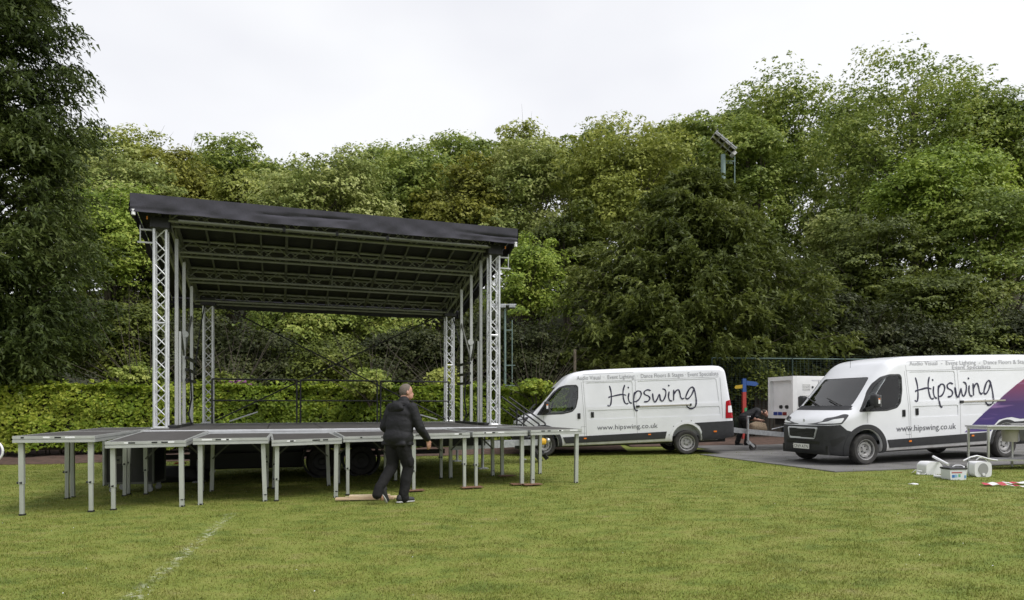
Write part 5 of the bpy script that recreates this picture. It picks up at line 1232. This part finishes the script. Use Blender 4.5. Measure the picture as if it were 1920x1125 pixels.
MB().box((.88, -.003, zb + .58), (.008, .008, 1.06)).build('door_seam', M['seam'], gen)
flat_ = MB().box((1.3, -.003, zb + 1.12), (1.3, .004, .035)).build('faded_lettering', mat('faded_print', (.62, .62, .64), .5), gen)
# chassis
MB().box((1.45, .6, zb - .10), (2.5, 1.0, .20)).build('chassis', M['black'], gen)
MB().box((1.5, .6, zb - .30), (1.6, 1.1, .18)).build('tank', M['black'], gen)
for y in (.02, 1.2):
    w0 = MB().lathe([(.16, -.08), (.29, -.09), (.31, -.05), (.31, .05), (.29, .09), (.16, .08), (.16, -.08)], (1.7, y, .31), 'y', 24).build('wheel', M['rubber'], gen, 40)
    MB().lathe([(0, -.05), (.08, -.06), (.15, -.04), (.165, -.07)], (1.7, y, .31), 'y', 20).build('rim', M['galv'], w0, 40)
    MB().lathe([(.33, -.12), (.36, -.12), (.36, .12), (.33, .12)], (1.7, y, .33), 'y', 24).build('mudguard', M['black'], gen, 40)
MB().bar((-1.62, .5, .60), (.4, .28, .42), .07, .14).build('drawbar', M['galv'], gen); MB().bar((-1.55, .56, .60), (.4, .95, .42), .07, .14).build('drawbar', M['galv'], gen)
MB().bar((-1.95, .53, .63), (-1.5, .53, .62), .10, .10).build('overrun_tube', M['galv'], gen); MB().box((-2.05, .53, .65), (.22, .13, .12), bev=.03).build('coupling', M['blackm'], gen)
MB().tube((-1.20, .36, .28), (-1.20, .36, 1.02), .032).tube((-1.20, .36, .95), (-1.2, .24, 1.0), .014).build('jockey_post', M['galv'], gen, 60)
jw = MB().lathe([(0, -.04), (.10, -.04), (.105, 0), (.10, .04), (0, .04)], (-1.04, .36, .11), 'y', 18).build('jockey_wheel', M['rubber'], gen, 50)
MB().bar((-1.2, .30, .27), (-1.03, .30, .11), .02, .06).bar((-1.2, .42, .27), (-1.03, .42, .11), .02, .06).build('jockey_fork', M['galv'], jw)
MB().box((.1, .42, .60), (.10, .12, .10), bev=.02).build('blue_cap', mat('blue_plastic', (.02, .06, .28), .5), gen)
link_mesh('sacking', blob((.28, .16, .16), 9), mat('hessian', (.16, .12, .08), .95, 0, 30, (.24, .18, .12), .5, 50), gen).location = (-.72, .62, .52)
MB().bar((-.35, .45, .62), (.3, .5, .74), .03, .02).build('loose_strap', M['white'], gen)
# ------------------------------------------------------------------ painted signpost
P = at(1396, 770, 24.6); sp_ = empty('signpost', (P.x, P.y, gz(P.x)), 0, 'red and blue painted post with yellow and blue pointing arms', 'signpost')
z_ = lambda y: CAMZ + (HOR - y) / F * 24.6 - gz(P.x)
MB().box((-.02, 0, z_(735) / 2 + z_(772) * .0), (.13, .13, z_(735))).build('red_post', mat('red_paint', (.42, .05, .04), .5), sp_)
MB().box((-.02, 0, (z_(735) + z_(710)) / 2 + .003), (.13, .13, z_(710) - z_(735))).build('blue_post', mat('blue_paint', (.03, .09, .30), .5), sp_)
MB().box((.02, -.07, z_(768)), (.09, .02, .14)).build('green_patch', mat('green_paint', (.06, .30, .12), .5), sp_)
MB().prism([(-.36, z_(729)), (-.08, z_(728)), (-.08, z_(721)), (-.34, z_(723)), (-.38, z_(726))], -.05, -.02).build('yellow_arm', mat('yellow_paint', (.50, .33, .02), .5), sp_)
MB().prism([(.06, z_(722)), (.40, z_(724)), (.50, z_(720)), (.42, z_(716)), (.06, z_(714))], -.05, -.02).build('blue_arm', bpy.data.materials['blue_paint'], sp_)
# ------------------------------------------------------------------ green weld-mesh fence
M['fgreen'] = mat('fence_green', (.022, .045, .036), .6, .1); 
def mesh_fence(x0p, x1p, Z0, Z1, ytop0, label, nm='mesh_fence'):
    a = at(x0p, ytop0, Z0); b = at(x1p, ytop0 + 3, Z1); r_ = empty(nm, (a.x, a.y, gz(a.x)), 0, label, 'fence'); o = r_.location.copy(); d = b - a
    MB().tube(a - o, b - o, .022).build('top_rail', mat('pale_green_rail', (.11, .17, .155), .5), r_)
    n = max(2, int(d.length / 2.5)); h = a.z - gz(a.x)
    for i in range(n + 1): q_ = a + d * i / n; MB().tube((q_.x - o.x, q_.y - o.y, 0), (q_.x - o.x, q_.y - o.y, q_.z - o.z + .02), .03).build('post', M['fgreen'], r_)
    for i in range(n):
        w_ = MB(); p0 = a + d * i / n - o; p1 = a + d * (i + 1) / n - o
        for k in range(int(h / .085)): z = .1 + k * .085; w_.add([(p0.x, p0.y, z), (p1.x, p1.y, z), (p1.x, p1.y, z + .006), (p0.x, p0.y, z + .006)], [(0, 1, 2, 3)])
        m_ = int((p1 - p0).length / .14)
        for k in range(m_): q_ = p0.lerp(p1, k / m_); w_.add([(q_.x - .005, q_.y + .006, .1), (q_.x + .005, q_.y + .006, .1), (q_.x + .005, q_.y + .006, h - .02), (q_.x - .005, q_.y + .006, h - .02)], [(0, 1, 2, 3)])
        tag(w_.build('wire_panel', M['fgreen'], r_, fix=False), kind='stuff')
mesh_fence(1335, 1640, 25.2, 24.6, 671, 'green weld mesh sports fence behind the generator')
# dark timber gate beside it
G0 = at(1444, 720, 25.6); gt = empty('timber_gate', (G0.x, G0.y, gz(G0.x)), 0, 'dark timber gate between shrubs left of the generator', 'gate')
M['dkw'] = mat('dark_stained_wood', (.035, .026, .020), .8, 0, 8, (.055, .04, .03))
for k in range(6): MB().box((-.40 + .15 * k, 0, 1.05), (.135, .03, 1.9)).build('board', M['dkw'], gt)
for z in (.35, 1.8): MB().box((0, .03, z), (.95, .03, .1)).build('ledge', M['dkw'], gt)
for x in (-.55, .55): MB().box((x, 0, 1.15), (.12, .12, 2.3)).build('post', M['dkw'], gt)
# ------------------------------------------------------------------ old shed
S0 = at(1010, 727, 25.5); sh_ = empty('shed', (S0.x + .05, S0.y, gz(S0.x)), R(-8), 'old weathered timber shed with rusty pitched roof behind the hedge', 'shed')
M['shw'] = mat('weathered_boards', (.13, .115, .11), .9, 0, 5, (.21, .19, .18), stretch=(.5, 4, 6)); M['rust'] = mat('rusty_roof', (.085, .045, .035), .9, 0, 4, (.13, .075, .06), .3, 30)
for k in range(14):
    z = .1 + k * .155
    hw = .92 if z < 1.78 else max(.08, .92 * (1 - (z - 1.78) / .52)); MB().box((.38, 0, z), (hw * 2, .03, .148), Matrix.Rotation(.06, 3, 'X')).build('board', M['shw'], sh_)
MB().box((.38, 1.4, .9), (1.8, 2.6, 1.75)).build('walls', M['shw'], sh_)
for sg in (-1, 1):
    L_ = 1.25
    MB().bar((.38, 1.2, 2.32), (.38 + sg * 1.10, 1.2, 1.66), 2.9, .04, up=(0, 0, 1)).build('roof_slope', M['rust'], sh_)
MB().box((.52, -.03, 1.52), (.62, .02, .4)).build('window', mat('shed_glass', (.05, .06, .065), .15), sh_)
# ------------------------------------------------------------------ floodlight masts and a telegraph pole
M['mast'] = mat('mast_green', (.14, .21, .19), .5, .2, 5, (.19, .25, .23))
def flood(px, ybase, ytop, Z, label, big):
    P = at(px, ytop, Z); g = hill(P.x, Z); r_ = empty('floodlight_mast', (P.x, Z, g), 0, label, 'floodlight'); h = P.z - g
    w_ = .14 if big else .045
    MB().path([(0, 0, 0), (0, 0, h * .5), (0, 0, h)], w_, 10, [w_ * 1.3, w_ * 1.1, w_ * .9]).build('mast', M['mast'], r_, 60)
    if big:
        lx = .62
        ld = MB().tube((lx, 0, h - 3.6), (lx, 0, h - .1), .028)
        for z in (h - .35, h - 1.6, h - 1.85): ld.tube((0, 0, z), (lx + .04, 0, z), .025).tube((0, .3, z), (lx, .3, z), .02)
        ld.build('ladder_frame', M['mast'], r_)
        T = Matrix.Rotation(R(40), 3, 'Y')
        MB().box((.02, 0, h + .62), (1.45, 1.0, .05), T).build('lamp_frame', M['galv'], r_)
        for i in range(4):
            for j in range(2):
                c = T @ Vector((-.54 + .36 * i, -.25 + .5 * j, -.06)) + Vector((.02, 0, h + .62)); lm = MB().box(c, (.33, .42, .09), T, bev=.03).build('lamp', mat('lamp_case', (.62, .62, .63), .6, .0, 9, (.48, .46, .44)) if i + j == 0 else bpy.data.materials['lamp_case'], r_, 50)
                MB().box(c + T @ Vector((0, 0, -.06)), (.28, .36, .012), T).build('lens', M['glass'], lm)
        for i in range(5): MB().box(T @ Vector((-.66 + .33 * i, 0, .045)) + Vector((.02, 0, h + .62)), (.04, 1.02, .06), T).build('cross_bar', M['galv'], r_)
        MB().box(T @ Vector((.78, 0, -.12)) + Vector((.02, 0, h + .62)), (.22, .45, .22), T, bev=.03).build('gear_box', bpy.data.materials['lamp_case'], r_)
    else:
        MB().box((-.05, 0, h), (1.0, .3, .05)).build('head_bar', M['galv'], r_)
        for x in (-.42, -.1, .28): MB().box((x, -.05, h - .06), (.26, .3, .16), bev=.03).build('lamp', M['galv'], r_)
        MB().tube((.28, 0, h - 3.2), (.28, 0, h - .6), .02).tube((0, 0, h - 2.4), (.4, 0, h - 2.4), .02).tube((-.1, 0, h - 3.2), (.4, 0, h - 3.2), .02).tube((0, 0, h - 1.0), (.3, 0, h - 1.0), .02).build('ladder_frame', M['mast'], r_)
flood(1356, 350, 290, 36, 'tall green floodlight mast with tilted lamp rack above the yew', True)
flood(947, 722, 572, 26.5, 'thin green floodlight mast beside the front right stage tower', False)
P = at(1078, 655, 27); o = MB().tube((0, 0, 0), (0, 0, P.z - gz(P.x)), .07, .055, n=8).build('telegraph_pole', mat('pole_wood', (.18, .15, .11), .9, 0, 5, (.25, .21, .16)))
o.location = (P.x, 27, gz(P.x)); tag(o, 'short wooden pole above the left van bonnet', 'pole')
# ------------------------------------------------------------------ catering sink table at the right edge
T0 = foot(1853, 882); tz = T0.z; sk_ = empty('sink_table', T0, 0, 'stainless steel sink table standing at the right edge', 'sink table')
TH = CAMZ - (800 - HOR) / F * T0.y - tz
MB().box((.43, .30, TH), (.95, .66, .035), bev=.006).build('drainer', M['steel'], sk_)
MB().box((.44, .30, TH - .04), (.93, .62, .04)).build('apron', M['steel'], sk_)
MB().box((1.75, .30, TH + .03), (1.64, .68, .05), bev=.008).build('sink_top', M['steel'], sk_)
MB().box((1.75, -.035, TH + .01), (1.64, .012, .09)).build('sink_apron', M['steel'], sk_)
M['bowl'] = mat('grey_bowl', (.34, .34, .31), .5, .2, 6, (.28, .28, .26))
for x in (.38+.0, ): pass
for x in (1.25, 1.85):
    MB().prism(round_poly([(x - .26, TH - .03), (x + .26, TH - .03), (x + .22, TH - .30), (x - .22, TH - .30)], .04), .04, .52).build('bowl', M['bowl'], sk_, 40)
MB().lathe([(0, -.16), (.13, -.16), (.15, .12), (0, .12)], (.62, .25, TH - .15), 'z', 20).build('waste_bin', mat('beige_plastic', (.36, .34, .29), .6), sk_, 40)
MB().box((1.15, .30, .20), (2.2, .56, .03)).build('lower_shelf', M['steel'], sk_)
for x in (0, 2.45):
    for y in (0, .58): MB().box((x, y, TH / 2 - .02), (.038, .038, TH - .04), bev=.005).box((x, y, .012), (.05, .05, .024)).build('leg', M['steel'], sk_)
for x in (.86,): 
    for y in (.0, .58): MB().box((x + .05, y, TH / 2 - .02), (.038, .038, TH - .04), bev=.005).build('leg', M['steel'], sk_)
pap = MB().box((0, 0, .003), (.55, .2, .004)).build('paper_stack', mat('crumpled_foil', (.5, .5, .5), .4, .5, 30, (.3, .3, .3), .6, 40), sk_); pap.location = (1.45, .05, TH + .06)
# ------------------------------------------------------------------ clutter on the grass
q = foot(1743, 889); hb = empty('water_heater', q, .1, 'plain white boxy water heater with cable lying left of the tub', 'water heater')
MB().prism(round_poly([(-.165, .0), (.165, .0), (.165, .17), (.10, .245), (-.10, .245), (-.165, .19)], .03), -.13, .13).build('casing', M['white'], hb, 40)
MB().path([(-.16, -.1, .03), (-.22, -.16, .015), (-.32, -.12, .02), (-.30, -.04, .05), (-.24, -.1, .07), (-.34, -.06, .09), (-.36, 0, .03)], .007, 6).build('cable', M['white'], hb, 60); MB().box((-.33, -.12, .025), (.05, .04, .035), bev=.006).build('plug', M['white'], hb)
q = foot(1788, 899); tb = empty('paint_tub', q, .12, 'white plastic tub with printed label and dark lining', 'tub')
MB().prism(round_poly([(-.15, 0), (.15, 0), (.165, .19), (-.165, .19)], .02), -.11, .11).build('tub', mat('tub_white', (.66, .68, .70), .45), tb, 40)
MB().box((0, 0, .205), (.35, .25, .035), bev=.012).build('liner', mat('liner_black', (.03, .03, .034), .6, bump=.8, bscale=30), tb)
MB().box((-.03, -.1125, .135), (.20, .003, .022)).build('label_red', mat('label_red', (.40, .12, .12), .5), tb)
for k, (x, z, w_, cc) in enumerate(((-.10, .07, .05, (.03, .16, .45)), (-.045, .075, .045, (.25, .45, .62)), (.02, .08, .04, (.15, .42, .20)), (.13, .06, .03, (.10, .30, .55)))):
    MB().box((x, -.1128, z), (w_, .003, .05), bev=.001).build('label_patch', mat('label_colour', cc, .5), tb)
MB().path([(.02, .05, .22), (.06, .03, .25), (.14, 0, .25), (.17, -.04, .23), (.11, -.10, .19)], .012, 8).build('handle', M['white'], tb, 60)
def rod(p0, p1, r, nm, label, cat, m=None, z=.0):
    a, b = p0, p1; o = MB().tube((0, 0, 0), tuple(b - a), r, n=12).build(nm, m or M['white'], None, 60); o.location = a; return tag(o, label, cat)
a = foot(1752, 895.5); b = foot(1790, 899.5); a.z += .03; b.z += .03; rod(a, b, .026, 'plastic_pipe', 'short white pipe lying on the grass in front of the tub', 'pipe')
a = foot(1778, 893) + Vector((0, 0, .22)); b = foot(1756, 889) + Vector((0, .1, .33)); rod(a, b, .024, 'plastic_pipe', 'white pipe sticking up out of the tub at left', 'pipe')
q = foot(1837, 893.5); h2 = empty('water_heater', q, -.05, 'white rounded water heater with grey oval front panel', 'water heater')
MB().prism(round_poly([(-.145, 0), (.145, 0), (.155, .14), (.145, .275), (-.145, .275), (-.155, .14)], .07), -.10, .13).build('casing', M['white'], h2, 40)
el = [(.085 * math.cos(t), .145 + .11 * math.sin(t)) for t in np.linspace(0, 2 * math.pi, 28)[:-1]]
MB().prism(el, -.108, -.098).build('front_oval', mat('grey_panel', (.30, .30, .30), .5), h2); MB().lathe([(0, -.012), (.026, -.012), (.026, .01), (0, .01)], (0, -.108, .05), 'y', 16).build('dial', M['white'], h2)
MB().box((0, -.107, .02), (.07, .012, .04)).build('foot_panel', bpy.data.materials['grey_panel'], h2)
hs_ = [at(1806, 864, 12.6), at(1820, 857, 12.6), at(1832, 854.5, 12.6), at(1842, 857, 12.65), at(1856, 861, 12.7), at(1870, 863, 12.75)]; o0 = foot(1830, 890)
hz_ = MB().path([p - o0 for p in hs_], .014, 8).path([p - o0 for p in (at(1830, 863, 12.7), at(1836, 858, 12.7), at(1846, 859, 12.7), at(1852, 866, 12.7), at(1853, 872, 12.7))], .008, 6).build('hose', M['white'], None, 60); hz_.location = o0; tag(hz_, 'white hose arching from the sink table towards the tub', 'hose')
a = foot(1816, 893); o = MB().tube((0, 0, 0), (.02, .02, .34), .007, n=8).build('tent_peg', M['galv']); o.location = a; tag(o, 'thin metal rod stuck in the grass left of the rounded heater', 'rod')
q = foot(1712, 908); o = link_mesh('litter', blob((.08, .05, .018), 8, 2, .3), M['white']); o.location = q; tag(o, 'scrap of white paper on the grass left of the tub', 'litter')
# red and white tape
def tape(name, pts, wd, label):
    r_ = empty(name, pts[0], 0, label, 'tape'); o = pts[0].copy(); sm = []
    for i in range(len(pts) - 1):
        for k in range(8): sm.append(pts[i].lerp(pts[i+1], k / 8) + Vector((0, 0, .03 + .006 * math.sin((i * 8 + k) * .9))))
    cc = [mat('tape_red', (.45, .03, .06), .4), mat('tape_white', (.72, .72, .74), .4)]
    for s0 in range(0, len(sm) - 5, 5):
        v = []; seg = sm[s0:s0 + 6]
        for i, p in enumerate(seg): v += [tuple(p - o + Vector((0, wd, .012))), tuple(p - o - Vector((0, wd, .0)))]
        MB().add(v, [(2*i, 2*i+2, 2*i+3, 2*i+1) for i in range(len(seg) - 1)]).build('stripe', cc[(s0 // 5) % 2], r_, fix=False)
tape('barrier_tape', [foot(1843, 911), foot(1862, 910), foot(1885, 909), foot(1905, 909), foot(1935, 908)], .05, 'red and white barrier tape lying on the grass, back strand')
tape('barrier_tape', [foot(1845, 912.5), foot(1866, 912), foot(1890, 913), foot(1910, 915), foot(1938, 917)], .035, 'red and white barrier tape lying on the grass, front strand')
# pop-up banner poking in at the left edge
P = at(-22, 846, 9.6); bn = empty('popup_banner', (P.x, P.y, gz(P.x)), 0, 'white rimmed dark oval banner cut by the left edge', 'banner')
zc_ = P.z - gz(P.x); MB().path([(.21 * math.cos(t), 0, zc_ + .17 * math.sin(t)) for t in np.linspace(0, 2 * math.pi, 30)], .016, 8).build('rim', M['white'], bn, 60)
MB().prism([(.20 * math.cos(t), zc_ + .16 * math.sin(t)) for t in np.linspace(0, 2 * math.pi, 30)[:-1]], -.006, .006).build('fabric', mat('banner_dark', (.10, .09, .14), .6), bn)
for x in (-.12, .12): MB().tube((x, 0, 0), (x * .9, 0, zc_ - .12), .01).build('stake', M['galv'], bn)
# daisies scattered over the lawn
rd = np.random.default_rng(12); n = 70; yy = 4.6 + rd.random(n) ** 1.4 * 11; xx = (rd.random(n) * 2 - 1) * yy * .78
P_ = np.stack([xx, yy, np.array([gz(x) for x in xx]) + .035], 1); N_ = unit(rd.normal(size=(n, 3)) * .3 + np.array([0, -.4, 1.]))
V_, F_ = leaves(P_, N_, rd.uniform(.003, .007, n), .8, rd, True)
tag(link_mesh('daisies', fast_mesh('daisies', V_, F_), M['white']), 'tiny white daisies dotted over the grass', 'daisies', kind='stuff')
